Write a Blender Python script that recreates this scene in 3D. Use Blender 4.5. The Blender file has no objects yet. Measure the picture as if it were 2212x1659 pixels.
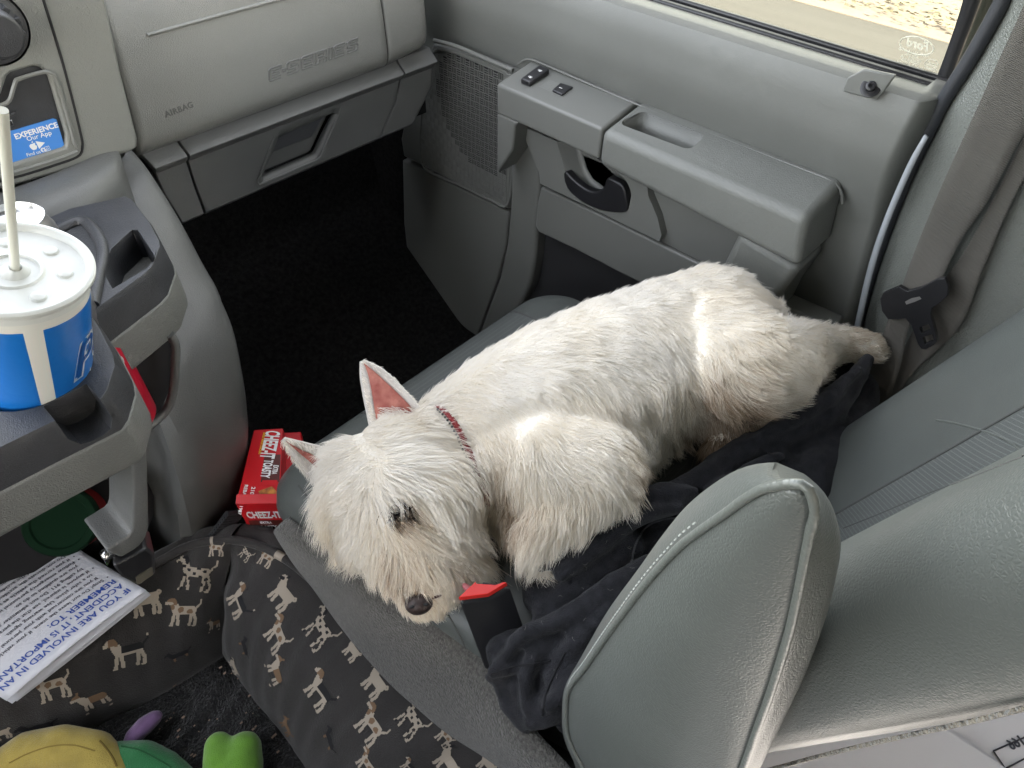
import bpy, bmesh, math, random
import numpy as np
from mathutils import Vector, Matrix, kdtree
from mathutils.bvhtree import BVHTree
random.seed(7); rng = np.random.default_rng(11)
S = bpy.context.scene
# ---------------------------------------------------------------- camera
F = 1515.0
def _n(a): return a/np.linalg.norm(a)
Yc = _n(np.array([-2374., 1648., -F])); Xc = np.array([2022., 1527., -F]); Xc = _n(Xc-Yc*Xc.dot(Yc)); Zc = np.cross(Xc, Yc)
CAM = np.array([0., 0., .75])
cd = bpy.data.cameras.new('camera'); cam = bpy.data.objects.new('camera', cd); S.collection.objects.link(cam)
cd.sensor_width = 36; cd.lens = F/2212*36; cd.clip_start = .02; cd.clip_end = 400
M = Matrix.Identity(4)
for i in range(3):
    M[0][i] = Xc[i]; M[1][i] = Yc[i]; M[2][i] = Zc[i]; M[i][3] = CAM[i]
cam.matrix_world = M; S.camera = cam
# ---------------------------------------------------------------- light
SUN_EL, SUN_AZ = 28, 198          # degrees; azimuth measured from +Y (front of the van) clockwise
w = bpy.data.worlds.new('World'); S.world = w; w.use_nodes = True
nt = w.node_tree; bg = nt.nodes['Background']; sky = nt.nodes.new('ShaderNodeTexSky'); sky.sky_type = 'NISHITA'
sky.sun_disc = False; sky.sun_elevation = math.radians(SUN_EL); sky.sun_rotation = math.radians(SUN_AZ)
sky.air_density = 1.0; sky.dust_density = 2.0
hs_ = nt.nodes.new('ShaderNodeHueSaturation'); hs_.inputs['Saturation'].default_value = .42; nt.links.new(sky.outputs[0], hs_.inputs['Color'])
wm_ = nt.nodes.new('ShaderNodeMixRGB'); wm_.blend_type = 'MULTIPLY'; wm_.inputs[0].default_value = 1; wm_.inputs[2].default_value = (1, .945, .87, 1); nt.links.new(hs_.outputs[0], wm_.inputs[1])
nt.links.new(wm_.outputs[0], bg.inputs[0]); bg.inputs[1].default_value = .15
sl = bpy.data.lights.new('sun', 'SUN'); sl.energy = 3.5; sl.angle = math.radians(.5); sl.color = (1, .95, .87)
so = bpy.data.objects.new('sun', sl); S.collection.objects.link(so)
el, az = math.radians(SUN_EL), math.radians(SUN_AZ)
to_sun = Vector((math.sin(az)*math.cos(el), math.cos(az)*math.cos(el), math.sin(el)))
so.rotation_euler = to_sun.to_track_quat('Z', 'Y').to_euler()
S.view_settings.view_transform = 'Standard'; S.view_settings.look = 'None'; S.view_settings.gamma = 1
S.view_settings.exposure = 3.85
S.cycles.max_bounces = 8; S.cycles.diffuse_bounces = 5; S.cycles.use_denoising = True
S.cycles.sample_clamp_indirect = 6; S.cycles.caustics_reflective = False; S.cycles.caustics_refractive = False
# ---------------------------------------------------------------- helpers
def ray(u, v):
    d = np.array([(u-1106)/F, (829.5-v)/F, -1.]); return np.array([d@Xc, d@Yc, d@Zc])
def at(u, v, X=None, Y=None, Z=None, t=None):
    r = ray(u, v)
    if t is None:
        ax, val = (0, X) if X is not None else ((1, Y) if Y is not None else (2, Z))
        t = (val-CAM[ax])/r[ax]
    return Vector(CAM+r*t)
def lerp(a, b, t): return a+(b-a)*t
def thing(name, label, cat, loc=(0, 0, 0), group=None, kind=None):
    o = bpy.data.objects.new(name, None); S.collection.objects.link(o); o.location = loc; o.empty_display_size = .02
    o['label'] = label; o['category'] = cat
    if group: o['group'] = group
    if kind: o['kind'] = kind
    return o
def tag(o, label, cat, group=None, kind=None):
    o['label'] = label; o['category'] = cat
    if group: o['group'] = group
    if kind: o['kind'] = kind
    return o
def wloc(o):
    v = Vector((0, 0, 0))
    while o is not None: v += o.location; o = o.parent
    return v
def link(name, me, mats, parent=None, smooth=True, label=None, base=None):
    o = bpy.data.objects.new(name, me); S.collection.objects.link(o)
    for m in (mats if isinstance(mats, (list, tuple)) else [mats]): me.materials.append(m)
    if smooth:
        me.shade_smooth()
        try: me.set_sharp_from_angle(angle=math.radians(42))
        except Exception: pass
    if parent is not None:
        o.parent = parent; o.location = -wloc(parent)
    if label: o['label'] = label
    return o
def mesh(name, V, Fc, mats, parent=None, smooth=True, label=None, mi=None):
    me = bpy.data.meshes.new(name); me.from_pydata([tuple(v) for v in V], [], [tuple(f) for f in Fc])
    if mi is not None: me.polygons.foreach_set('material_index', mi)
    bm = bmesh.new(); bm.from_mesh(me); bmesh.ops.recalc_face_normals(bm, faces=bm.faces); bm.to_mesh(me); bm.free()
    me.update(); return link(name, me, mats, parent, smooth, label)
class MB:
    def __init__(s): s.V = []; s.F = []; s.M = []
    def add(s, V, Fc, mi=0):
        b = len(s.V); s.V += [tuple(v) for v in V]; s.F += [tuple(i+b for i in f) for f in Fc]; s.M += [mi]*len(Fc)
    def prism(s, pts, off, mi=0):
        pts = [Vector(p) for p in pts]; n = len(pts); off = Vector(off)
        s.add(pts+[p+off for p in pts], [tuple(range(n)), tuple(range(2*n-1, n-1, -1))]+[(i, (i+1) % n, n+(i+1) % n, n+i) for i in range(n)], mi)
    def box(s, lo, hi, mi=0):
        x0, y0, z0 = lo; x1, y1, z1 = hi
        s.prism([(x0, y0, z0), (x1, y0, z0), (x1, y1, z0), (x0, y1, z0)], (0, 0, z1-z0), mi)
    def tube(s, pts, r, n=10, mi=0, caps=True, flat=None):
        pts = [Vector(p) for p in pts]; rs = r if isinstance(r, (list, tuple, np.ndarray)) else [r]*len(pts)
        V = []; up = Vector((.13, .21, 1)).normalized() if flat is None else Vector(flat).normalized()
        for i, p in enumerate(pts):
            d = (pts[min(i+1, len(pts)-1)]-pts[max(i-1, 0)])
            if d.length < 1e-9: d = Vector((0, 0, 1))
            d.normalize(); a = d.cross(up)
            if a.length < 1e-3: a = d.cross(Vector((1, 0, 0)))
            a.normalize(); b = a.cross(d).normalized()
            for k in range(n):
                th = 2*math.pi*k/n; V.append(p+(a*math.cos(th)+b*math.sin(th))*rs[i])
        Fc = [(i*n+k, i*n+(k+1) % n, (i+1)*n+(k+1) % n, (i+1)*n+k) for i in range(len(pts)-1) for k in range(n)]
        if caps: Fc += [tuple(range(n)), tuple(range(len(V)-1, len(V)-n-1, -1))]
        s.add(V, Fc, mi)
    def lathe(s, prof, c, n=48, mi=0, axis=None):
        q = Vector((0, 0, 1)).rotation_difference(Vector(axis)) if axis is not None else None; c = Vector(c)
        V = []
        for r, z in prof:
            for k in range(n):
                th = 2*math.pi*k/n; p = Vector((r*math.cos(th), r*math.sin(th), z))
                if q: p = q @ p
                V.append(c+p)
        Fc = [(i*n+k, i*n+(k+1) % n, (i+1)*n+(k+1) % n, (i+1)*n+k) for i in range(len(prof)-1) for k in range(n)]
        s.add(V, Fc, mi)
    def build(s, name, mats, parent=None, smooth=True, label=None, bevel=0, seg=3, sub=0, angle=35):
        o = mesh(name, s.V, s.F, mats, parent, smooth, label, s.M)
        if bevel: bev(o, bevel, seg, angle)
        if sub: subs(o, sub)
        return o
def bev(o, wd, seg=3, angle=35):
    m = o.modifiers.new('bevel', 'BEVEL'); m.width = wd; m.segments = seg; m.limit_method = 'ANGLE'; m.angle_limit = math.radians(angle); m.harden_normals = False
def subs(o, n=2):
    m = o.modifiers.new('sub', 'SUBSURF'); m.levels = n; m.render_levels = n
def catm(P, n):
    """Catmull-Rom resample of a list of points (any dimension) to n points"""
    P = np.array([list(p) for p in P], float); k = len(P)
    if k == 2:
        return P[0]+(P[1]-P[0])*np.linspace(0, 1, n)[:, None]
    E = np.vstack([2*P[0]-P[1], P, 2*P[-1]-P[-2]])
    seg = np.linalg.norm(np.diff(P, axis=0), axis=1); cs = np.concatenate([[0], np.cumsum(seg)]); cs /= cs[-1]
    out = []
    for s in np.linspace(0, 1, n):
        i = min(max(int(np.searchsorted(cs, s, side='right'))-1, 0), k-2); t = (s-cs[i])/max(cs[i+1]-cs[i], 1e-9)
        p0, p1, p2, p3 = E[i], E[i+1], E[i+2], E[i+3]
        out.append(.5*((2*p1)+(-p0+p2)*t+(2*p0-5*p1+4*p2-p3)*t*t+(-p0+3*p1-3*p2+p3)*t**3))
    return np.array(out)
def grid(rows, nu=0, nv=0):
    """rows: list of point lists; resampled to nv rows of nu points"""
    R = [catm(r, nu) if nu else np.array([list(p) for p in r], float) for r in rows]
    if nv:
        A = np.array(R); A = np.array([catm(A[:, j], nv) for j in range(A.shape[1])]).transpose(1, 0, 2); R = list(A)
    return np.array(R)
def gmesh(name, G, mats, parent=None, thick=0, label=None, close_u=False, smooth=True, off=-1):
    nv, nu = G.shape[:2]; V = G.reshape(-1, 3)
    Fc = [(i*nu+j, i*nu+(j+1) % nu, (i+1)*nu+(j+1) % nu, (i+1)*nu+j) for i in range(nv-1) for j in range(nu if close_u else nu-1)]
    me = bpy.data.meshes.new(name); me.from_pydata([tuple(v) for v in V], [], Fc); me.update()
    o = link(name, me, mats, parent, smooth, label)
    if thick:
        m = o.modifiers.new('solid', 'SOLIDIFY'); m.thickness = thick
        d = sum(p.area*p.normal.dot((Vector(CAM)-p.center).normalized()) for p in me.polygons); m.offset = -1 if d > 0 else 1   # grow away from the room
    return o
def bake(o):
    """apply the modifiers of o for good"""
    dg = bpy.context.evaluated_depsgraph_get(); dg.update(); e = o.evaluated_get(dg)
    me = bpy.data.meshes.new_from_object(e, preserve_all_data_layers=True, depsgraph=dg); o.modifiers.clear(); o.data = me; return o
def cut(o, cutters):
    for c in cutters:
        m = o.modifiers.new('b', 'BOOLEAN'); m.operation = 'DIFFERENCE'; m.object = c; m.solver = 'EXACT'
    bake(o)
    for c in cutters: bpy.data.objects.remove(c)
    return o
def wn(o):
    m = o.modifiers.new('wn', 'WEIGHTED_NORMAL'); m.keep_sharp = True; m.weight = 100
def blob(name, chains, mat, parent=None, voxel=.006, smooth=6, label=None, extra=None, cap=12):
    """one continuous skin round chains of (point, radius)"""
    bm = bmesh.new()
    for ch in chains:
        pts = []
        for i in range(len(ch)-1):
            (a, ra), (b, rb) = ch[i], ch[i+1]; a = Vector(a); b = Vector(b)
            n = max(1, int((b-a).length/(min(ra, rb)*.35+1e-4)))
            pts += [(a.lerp(b, k/n), lerp(ra, rb, k/n)) for k in range(n)]
        pts.append((Vector(ch[-1][0]), ch[-1][1]))
        for p, r in pts:
            bmesh.ops.create_icosphere(bm, subdivisions=2, radius=r, matrix=Matrix.Translation(p))
    if extra: extra(bm)
    me = bpy.data.meshes.new(name); bm.to_mesh(me); bm.free()
    o = link(name, me, mat, parent, True, label)
    m = o.modifiers.new('r', 'REMESH'); m.mode = 'VOXEL'; m.voxel_size = voxel; m.use_smooth_shade = True
    if smooth:
        m = o.modifiers.new('s', 'SMOOTH'); m.iterations = smooth; m.factor = .6
    bake(o)
    if not o.data.materials: o.data.materials.append(mat)
    o.data.shade_smooth(); return o
_fonts = {}
def text(name, s, org, xd, up, size, mat, parent, depth=.0006, bold=0, shear=0, align='LEFT', spacing=1.0, lift=.0003, line=1.0, wrap=None, label=None, fit=None):
    xd = Vector(xd).normalized(); up = Vector(up); up = (up-xd*up.dot(xd)).normalized(); n = xd.cross(up)
    c = bpy.data.curves.new('t', 'FONT'); c.body = s; c.size = size; c.extrude = depth; c.align_x = align; c.shear = shear; c.offset = bold; c.resolution_u = 3
    c.space_character = spacing; c.space_line = line
    o = bpy.data.objects.new('t', c); S.collection.objects.link(o)
    dg = bpy.context.evaluated_depsgraph_get(); dg.update(); me = bpy.data.meshes.new_from_object(o.evaluated_get(dg)); bpy.data.objects.remove(o)
    Mx = Matrix((xd, up, n)).transposed(); org = Vector(org)+n*lift
    if fit:
        k_ = fit/max(v.co.x for v in me.vertices)
        for v in me.vertices: v.co.x *= k_
    V = [org+(wrap(v.co) if wrap else Mx @ v.co) for v in me.vertices]
    me2 = bpy.data.meshes.new(name); me2.from_pydata([tuple(v) for v in V], [], [tuple(p.vertices) for p in me.polygons])
    return link(name, me2, mat, parent, False, label)
def bvh(o):
    dg = bpy.context.evaluated_depsgraph_get(); dg.update(); e = o.evaluated_get(dg); me = e.to_mesh(); L = wloc(o)
    b = BVHTree.FromPolygons([v.co+L for v in me.vertices], [tuple(p.vertices) for p in me.polygons]); e.to_mesh_clear(); return b
def hit(b, u, v):
    r = Vector(ray(u, v)).normalized(); h = b.ray_cast(Vector(CAM), r)
    if h[0] is None: return None
    n = h[1] if h[1].dot(r) < 0 else -h[1]
    return h[0], n
# ---------------------------------------------------------------- materials
def mat(name, col, rough=.5, bump=None, bscale=200, bdist=.001, var=0, vscale=8, metal=0, spec=.5, sheen=0, coat=0, alpha=None, detail=3, emis=None, col2=None):
    m = bpy.data.materials.new(name); m.use_nodes = True; n = m.node_tree.nodes; l = m.node_tree.links; p = n['Principled BSDF']
    p.inputs['Base Color'].default_value = (*col, 1); p.inputs['Roughness'].default_value = rough; p.inputs['Metallic'].default_value = metal
    p.inputs['Specular IOR Level'].default_value = spec
    if sheen: p.inputs['Sheen Weight'].default_value = sheen; p.inputs['Sheen Roughness'].default_value = .4
    if coat: p.inputs['Coat Weight'].default_value = coat; p.inputs['Coat Roughness'].default_value = .1
    tc = n.new('ShaderNodeTexCoord')
    if var or col2:
        no = n.new('ShaderNodeTexNoise'); no.inputs['Scale'].default_value = vscale; no.inputs['Detail'].default_value = 6; l.new(tc.outputs['Object'], no.inputs['Vector'])
        r = n.new('ShaderNodeValToRGB'); l.new(no.outputs[0], r.inputs[0]); l.new(r.outputs[0], p.inputs['Base Color'])
        r.color_ramp.elements[0].position = .33; r.color_ramp.elements[1].position = .67
        a = [c*(1-var) for c in col]; b = [min(1, c*(1+var)) for c in col]
        if col2: b = col2
        r.color_ramp.elements[0].color = (*a, 1); r.color_ramp.elements[1].color = (*b, 1)
    if bump:
        bn = n.new('ShaderNodeBump'); bn.inputs['Distance'].default_value = bdist; bn.inputs['Strength'].default_value = 1
        if bump == 'noise':
            t = n.new('ShaderNodeTexNoise'); t.inputs['Scale'].default_value = bscale; t.inputs['Detail'].default_value = detail; l.new(tc.outputs['Object'], t.inputs['Vector']); h = t.outputs[0]
        elif bump == 'leather':
            no = n.new('ShaderNodeTexNoise'); no.inputs['Scale'].default_value = bscale*.35; no.inputs['Detail'].default_value = 3; l.new(tc.outputs['Object'], no.inputs['Vector'])
            mx = n.new('ShaderNodeMixRGB'); mx.blend_type = 'ADD'; mx.inputs[0].default_value = .012; l.new(tc.outputs['Object'], mx.inputs[1]); l.new(no.outputs['Color'], mx.inputs[2])
            t = n.new('ShaderNodeTexVoronoi'); t.feature = 'SMOOTH_F1'; t.inputs['Scale'].default_value = bscale; l.new(mx.outputs[0], t.inputs['Vector'])
            t2 = n.new('ShaderNodeTexNoise'); t2.inputs['Scale'].default_value = bscale*.22; t2.inputs['Detail'].default_value = 4; l.new(tc.outputs['Object'], t2.inputs['Vector'])
            ad = n.new('ShaderNodeMath'); ad.operation = 'MULTIPLY_ADD'; l.new(t2.outputs[0], ad.inputs[0]); ad.inputs[1].default_value = .22; l.new(t.outputs['Distance'], ad.inputs[2]); h = ad.outputs[0]
        elif bump == 'pebble':
            no = n.new('ShaderNodeTexNoise'); no.inputs['Scale'].default_value = bscale*.5; no.inputs['Detail'].default_value = 3; l.new(tc.outputs['Object'], no.inputs['Vector'])
            mx = n.new('ShaderNodeMixRGB'); mx.blend_type = 'ADD'; mx.inputs[0].default_value = .9/bscale; l.new(tc.outputs['Object'], mx.inputs[1]); l.new(no.outputs['Color'], mx.inputs[2])
            t = n.new('ShaderNodeTexVoronoi'); t.feature = 'DISTANCE_TO_EDGE'; t.inputs['Scale'].default_value = bscale; l.new(mx.outputs[0], t.inputs['Vector'])
            mr = n.new('ShaderNodeMapRange'); mr.interpolation_type = 'SMOOTHSTEP'; mr.inputs['From Max'].default_value = .32; l.new(t.outputs['Distance'], mr.inputs['Value'])
            t2 = n.new('ShaderNodeTexNoise'); t2.inputs['Scale'].default_value = bscale*.12; t2.inputs['Detail'].default_value = 5; l.new(tc.outputs['Object'], t2.inputs['Vector'])
            ad = n.new('ShaderNodeMath'); ad.operation = 'MULTIPLY_ADD'; l.new(t2.outputs[0], ad.inputs[0]); ad.inputs[1].default_value = 2.2; l.new(mr.outputs[0], ad.inputs[2]); h = ad.outputs[0]
        l.new(h, bn.inputs['Height']); l.new(bn.outputs[0], p.inputs['Normal'])
    if emis: p.inputs['Emission Color'].default_value = (*emis, 1); p.inputs['Emission Strength'].default_value = 1
    return m
def stripes(m, axis, period, frac=.12, lo=None, hi=(.45, .47, .46), bump=.0006):
    """adds thin stitched lines running across the given axis vector"""
    n = m.node_tree.nodes; l = m.node_tree.links; p = n['Principled BSDF']
    tc = n.new('ShaderNodeTexCoord'); d = n.new('ShaderNodeVectorMath'); d.operation = 'DOT_PRODUCT'; d.inputs[1].default_value = [a/period for a in axis]; l.new(tc.outputs['Object'], d.inputs[0])
    fr = n.new('ShaderNodeMath'); fr.operation = 'FRACT'; l.new(d.outputs['Value'], fr.inputs[0])
    lt = n.new('ShaderNodeMath'); lt.operation = 'LESS_THAN'; lt.inputs[1].default_value = frac; l.new(fr.outputs[0], lt.inputs[0])
    mx = n.new('ShaderNodeMixRGB'); mx.inputs[1].default_value = (*lo, 1); mx.inputs[2].default_value = (*hi, 1); l.new(lt.outputs[0], mx.inputs[0]); l.new(mx.outputs[0], p.inputs['Base Color'])
    return m
PL = mat('trim_plastic', (.175, .18, .167), .36, 'leather', 620, .0004, var=.04)
PLD = mat('door_plastic', (.165, .169, .158), .36, 'pebble', 700, .00012, var=.04)
PLS = mat('smooth_plastic', (.16, .163, .152), .34, 'noise', 900, .0001, var=.03)
DASH = mat('dash_vinyl', (.20, .204, .195), .34, 'pebble', 460, .00025, var=.05)
DSH2 = mat('shaded_dash_plastic', (.125, .13, .13), .36, 'leather', 620, .0003, var=.05)  # colour darkened for faces turned away from the light
CONS = mat('shaded_console_plastic', (.10, .102, .099), .40, 'leather', 620, .0003, var=.06)  # console toned down too, shade put into its base colour
BAND = mat('console_band_plastic', (.14, .142, .132), .45, 'leather', 520, .0006, var=.05)
BLK = mat('black_plastic', (.018, .018, .02), .33, 'noise', 700, .0002, var=.2)
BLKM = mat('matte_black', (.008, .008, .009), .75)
CHAR = mat('charcoal_plastic', (.03, .031, .034), .42, 'leather', 700, .0003, var=.2, vscale=30)
LEA = mat('seat_vinyl', (.088, .096, .090), .36, 'pebble', 520, .0001, var=.05)
LEAP = mat('seat_perforated_vinyl', (.235, .255, .25), .45, 'noise', 900, .0006)
SEAM = mat('seam_thread', (.07, .072, .068), .7)
PIPE = mat('piping_vinyl', (.12, .13, .12), .3, 'noise', 500, .0004)
CARP = mat('grey_carpet', (.10, .096, .087), .95, 'noise', 420, .004, var=.35, vscale=260, sheen=.3, detail=5)
DCAR = mat('black_carpet', (.012, .0115, .011), 1, 'noise', 300, .008, var=.5, vscale=110, spec=.1)
FLEE = mat('black_fleece', (.024, .0245, .028), 1, 'noise', 700, .002, var=.3, vscale=90, sheen=.12, spec=.08)
PANE = None
RED = mat('red_card', (.5, .01, .015), .35, 'noise', 60, .0006, spec=.4)
WHT = mat('white_print', (.75, .75, .74), .5)
BLUE = mat('blue_print', (.02, .13, .5), .35)
NAVY = mat('navy_ink', (.02, .06, .28), .6)
BINK = mat('black_ink', (.02, .02, .03), .6)
PAPR = mat('paper', (.50, .51, .55), .6, 'noise', 40, .002)
CHRM = mat('chrome', (.6, .6, .6), .2, metal=1)
YEL = mat('yellow_ink', (.75, .4, .03), .5)
# ================================================================ setting outside and floor
road = mat('asphalt', (.06, .06, .056), .9, 'noise', 8, .01, var=.15, vscale=3)
def stretch(m, sc):
    n = m.node_tree.nodes; l = m.node_tree.links; tc = [x for x in n if x.type == 'TEX_COORD'][0]
    mp = n.new('ShaderNodeMapping'); mp.inputs['Scale'].default_value = sc
    for k in list(l):
        if k.from_node == tc:
            ts = k.to_socket; l.remove(k); l.new(mp.outputs[0], ts)
    l.new(tc.outputs['Object'], mp.inputs['Vector']); return m
stretch(road, (1, .08, 1))
verge = stretch(mat('sandy_verge', (.16, .14, .12), .95, 'noise', 6, .003, col2=(.18, .158, .135), vscale=2), (1, .12, 1))
GZ = -1.15
xe = at(1890, 50, Z=GZ).x
MBo = MB(); MBo.box((-60, -80, GZ-.2), (xe, 80, GZ)); o = MBo.build('road', road, smooth=False); o['kind'] = 'structure'
MBo = MB(); MBo.box((xe, -80, GZ-.2), (120, 80, GZ+.006)); o = MBo.build('ground', verge, smooth=False); o['kind'] = 'structure'
gm = stretch(mat('dry_grass', (.165, .16, .105), .95, 'noise', 30, .02, col2=(.18, .17, .125), vscale=7), (1, .25, 1))
b = MB()
for (u, v, lx, ly) in [(1930, 8, .10, .5), (1965, 32, .08, .6), (2020, 55, .09, .55), (2040, 28, .1, .5), (1900, -30, .2, .9), (2070, 62, .12, .6), (1985, -8, .15, .7)]:
    c = at(u, v, Z=GZ+.03)
    for k in range(60):
        x = c.x+rng.normal(0, lx); y = c.y+rng.normal(0, ly*1.1); h = rng.uniform(.006, .018); a = rng.uniform(0, 6.28); dx, dy = .006*math.cos(a), .03
        b.add([(x-dx, y-dy, c.z), (x+dx, y+dy, c.z), (x+dx*.2+rng.normal(0, .02), y+rng.normal(0, .02), c.z+h)], [(0, 1, 2)])
o = b.build('grass', gm, smooth=False); o['kind'] = 'stuff'; o['label'] = 'yellow green grass tufts on the sandy verge outside the window'; o['category'] = 'grass'
# cab floor with its rising toe board
b = MB(); b.prism([(-.8, -1.2, -.42), (-.8, .98, -.42), (-.8, 1.3, -.18), (-.8, 1.42, .55), (-.8, 1.46, .55), (-.8, 1.46, -.5), (-.8, -1.2, -.5)], (1.85, 0, 0))
o = b.build('floor', DCAR, bevel=.03); o['kind'] = 'structure'
b = MB(); b.box((.925, 1.1, -.5), (1.04, 1.46, .62)); o = b.build('footwell_side_wall', DCAR, smooth=False); o['kind'] = 'structure'  # dark wall added to stop outside light leaking into the footwell
# unseen roof, put in to shade the cab from sun and sky
b = MB(); b.box((-1.0, -1.66, 1.12), (1.0, .62, 1.16)); o = b.build('roof', mat('headliner', (.45, .45, .43), .9), bevel=.015); o['kind'] = 'structure'

# unseen cab walls added to block light; rear opening aims sun onto the papers
WALLM = mat('cab_wall_lining', (.16, .165, .155), .8)
b = MB()
for lo, hi in [((-1.0, -1.66, -.5), (1.0, -1.60, .70)), ((-1.0, -1.66, .95), (1.0, -1.60, 1.12)), ((-1.0, -1.66, .70), (-.42, -1.60, .95)), ((-.17, -1.66, .70), (1.0, -1.60, .95))]: b.box(lo, hi)
o = b.build('rear_wall', WALLM, smooth=False); o['kind'] = 'structure'
b = MB()
for lo, hi in [((-1.0, -1.6, -.5), (-.94, 1.4, .42)), ((-1.0, -1.6, .42), (-.94, -.25, 1.12)), ((-1.0, -.25, 1.02), (-.94, .62, 1.12))]: b.box(lo, hi)
o = b.build('left_wall', WALLM, smooth=False); o['kind'] = 'structure'
b = MB(); b.box((.96, -1.6, -.5), (1.0, -.42, 1.12)); o = b.build('right_wall', WALLM, smooth=False); o['kind'] = 'structure'
# ================================================================ passenger door
door = thing('van_door', 'grey plastic passenger door panel with armrest, speaker grille and window', 'door', (.95, .7, -.3))
def pts(L, **k): return [at(u, v, **k) for u, v in L]
# base panel following the curved rear edge
rear = [(2033, 212), (2010, 262), (1984, 310), (1950, 380), (1925, 445), (1900, 520), (1878, 600), (1850, 700), (1835, 760)]
R = [at(u, v, X=.905) for u, v in rear]; R = [(p.y, p.z) for p in R]
YF = 1.155
zl = np.linspace(.400, -.6, 60)
ry = np.interp(-zl, [-p[1] for p in R], [p[0] for p in R]); ry = np.where(zl < R[-1][1], R[-1][0]+(R[-1][1]-zl)*.0, ry)
def xp(z, y):      # depth profile of the panel face
    x = np.interp(z, [-.6, 0, .17, .235, .28, .33, .385, .400], [.90, .905, .915, .917, .905, .894, .897, .904])
    return x
rows = []
for x_, z_ in ((1.0, .389), (.955, .398), (.915, .4045)):
    ys = ry[0]+(YF-ry[0])*np.linspace(0, 1, 90)**1.6; rows.append([(min(1.0, x_+.05*max(0, 1-(y-ry[0])/.022)**2), y, z_-.012*max(0, 1-(y-ry[0])/.022)**2) for y in ys])
for z, y0 in zip(zl, ry):
    ys = y0+(YF-y0)*np.linspace(0, 1, 90)**1.6
    rows.append([(xp(z, y)+.05*max(0, 1-(y-y0)/.022)**2, y, z) for y in ys])
G = np.array(rows, float)
pan = gmesh('door_panel', G, PLD, door, thick=.02, off=1 if False else -1)
# flip so thickness grows outwards
# rear return of the panel
b = MB(); b.prism([(.935, y+.006, z) for y, z in zip(ry[::4], zl[::4])]+[(.935, y+.03, z) for y, z in reversed(list(zip(ry[::4], zl[::4])))], (.05, 0, 0))
b.build('panel_return', PLS, door, smooth=False)
# sill pocket with screw
sp = [at(u, v, Z=.408) for u, v in [(1826, 192), (1835, 165), (1862, 150), (1936, 164), (1900, 215), (1885, 216)]]
b = MB()
oc = at(1880, 185, X=.905)
out = pts([(1820, 198), (1830, 168), (1866, 149), (1934, 163), (1905, 203), (1893, 217)], X=.8935)
inn = pts([(1858, 184), (1866, 176), (1874, 158), (1920, 168), (1902, 195), (1890, 199)], X=.915)
b.prism([p+Vector((0, 0, 0)) for p in out], (.006, 0, 0))
b.build('screw_pocket', PLD, door, bevel=.0018)
pc = at(1881, 189, X=.893); ax = Vector((-.75, -.1, .65)).normalized()
b = MB(); b.lathe([(.8*r, .7*z-.001) for r, z in [(0, .0), (.0135, .0), (.0145, .001), (.0145, .003), (.012, .0042), (.0075, .0045), (.007, .009), (.005, .0105), (.003, .0105), (.003, .007), (0, .007)]], pc, 32, axis=ax)
b.build('trim_screw', BLK, door)
# window seal and glass
b = MB(); b.prism([(.985, .13, .386), (.985, 1.4, .386), (.985, 1.4, .398), (.985, .13, .398)], (-.012, 0, 0)); b.prism([(1.0, .1, .384), (1.0, 1.4, .384), (1.0, 1.4, .4015), (1.0, .1, .4015)], (-.010, 0, 0))
b.build('window_seal', BLK, door, bevel=.003)
gl = bpy.data.materials.new('tinted_glass'); gl.use_nodes = True; n_ = gl.node_tree.nodes; l_ = gl.node_tree.links; n_.remove(n_['Principled BSDF'])  # tint added to dim the bright view outside
tr = n_.new('ShaderNodeBsdfTransparent'); tr.inputs[0].default_value = (.72, .71, .65, 1); go = n_.new('ShaderNodeBsdfGlossy'); go.inputs['Roughness'].default_value = .02; mxs = n_.new('ShaderNodeMixShader'); fr_ = n_.new('ShaderNodeFresnel'); fr_.inputs[0].default_value = 1.25
l_.new(fr_.outputs[0], mxs.inputs[0]); l_.new(tr.outputs[0], mxs.inputs[1]); l_.new(go.outputs[0], mxs.inputs[2]); l_.new(mxs.outputs[0], n_['Material Output'].inputs[0])
b = MB(); b.box((1.001, .14, .38), (1.005, 1.2, .98)); pane = b.build('window_pane', gl, door, smooth=False)
# etched glass mark, seen from behind so it reads backwards
XG = .9995
ETCH = mat('etched_glass_mark', (.75, .73, .60), .6)
def gp(u, v): return at(u, v, X=XG)
c0 = gp(1980, 99); ex = gp(2002, 103)-c0; r0 = ex.length
b = MB()
yd = Vector((0, -1, 0)); zd = Vector((0, 0, 1))
b.tube([c0+yd*.0205*math.cos(a)+zd*.0095*math.sin(a) for a in np.linspace(0, 2*math.pi, 49)], .0008, 6, caps=False)
b.build('etched_oval', ETCH, pane)
def etch(s, u, v, size, bold=0, shear=0, d=.0002): text('etched_text', s, gp(u, v), (0, 1, 0), (0, 0, 1), size, ETCH, pane, depth=d, bold=bold, shear=shear, align='CENTER', lift=0)
etch('Ford', 1981, 105, .014, .0003, .3)
for i, s in enumerate(['E1MB-1521410-AB', 'AS2 AA', 'M2 DOT 166', 'TEMPERED', 'SLA-2R-43R-001', 'TRANSP 70% MIN', '']):
    if s: etch(s, 1972-i*2.2, 116+i*6.7, .0048)
etch('Carlex', 1966, 157, .0075, .0003)
etch('CCC', 2011, 143, .005, .0002); etch('E001027', 2009, 152, .0045)
cc = gp(2012, 139); b = MB(); b.tube([cc+yd*.0075*math.cos(a)+zd*.0055*math.sin(a) for a in np.linspace(0, 2*math.pi, 33)], .0005, 6, caps=False); b.build('etched_ring', ETCH, pane)
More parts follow.
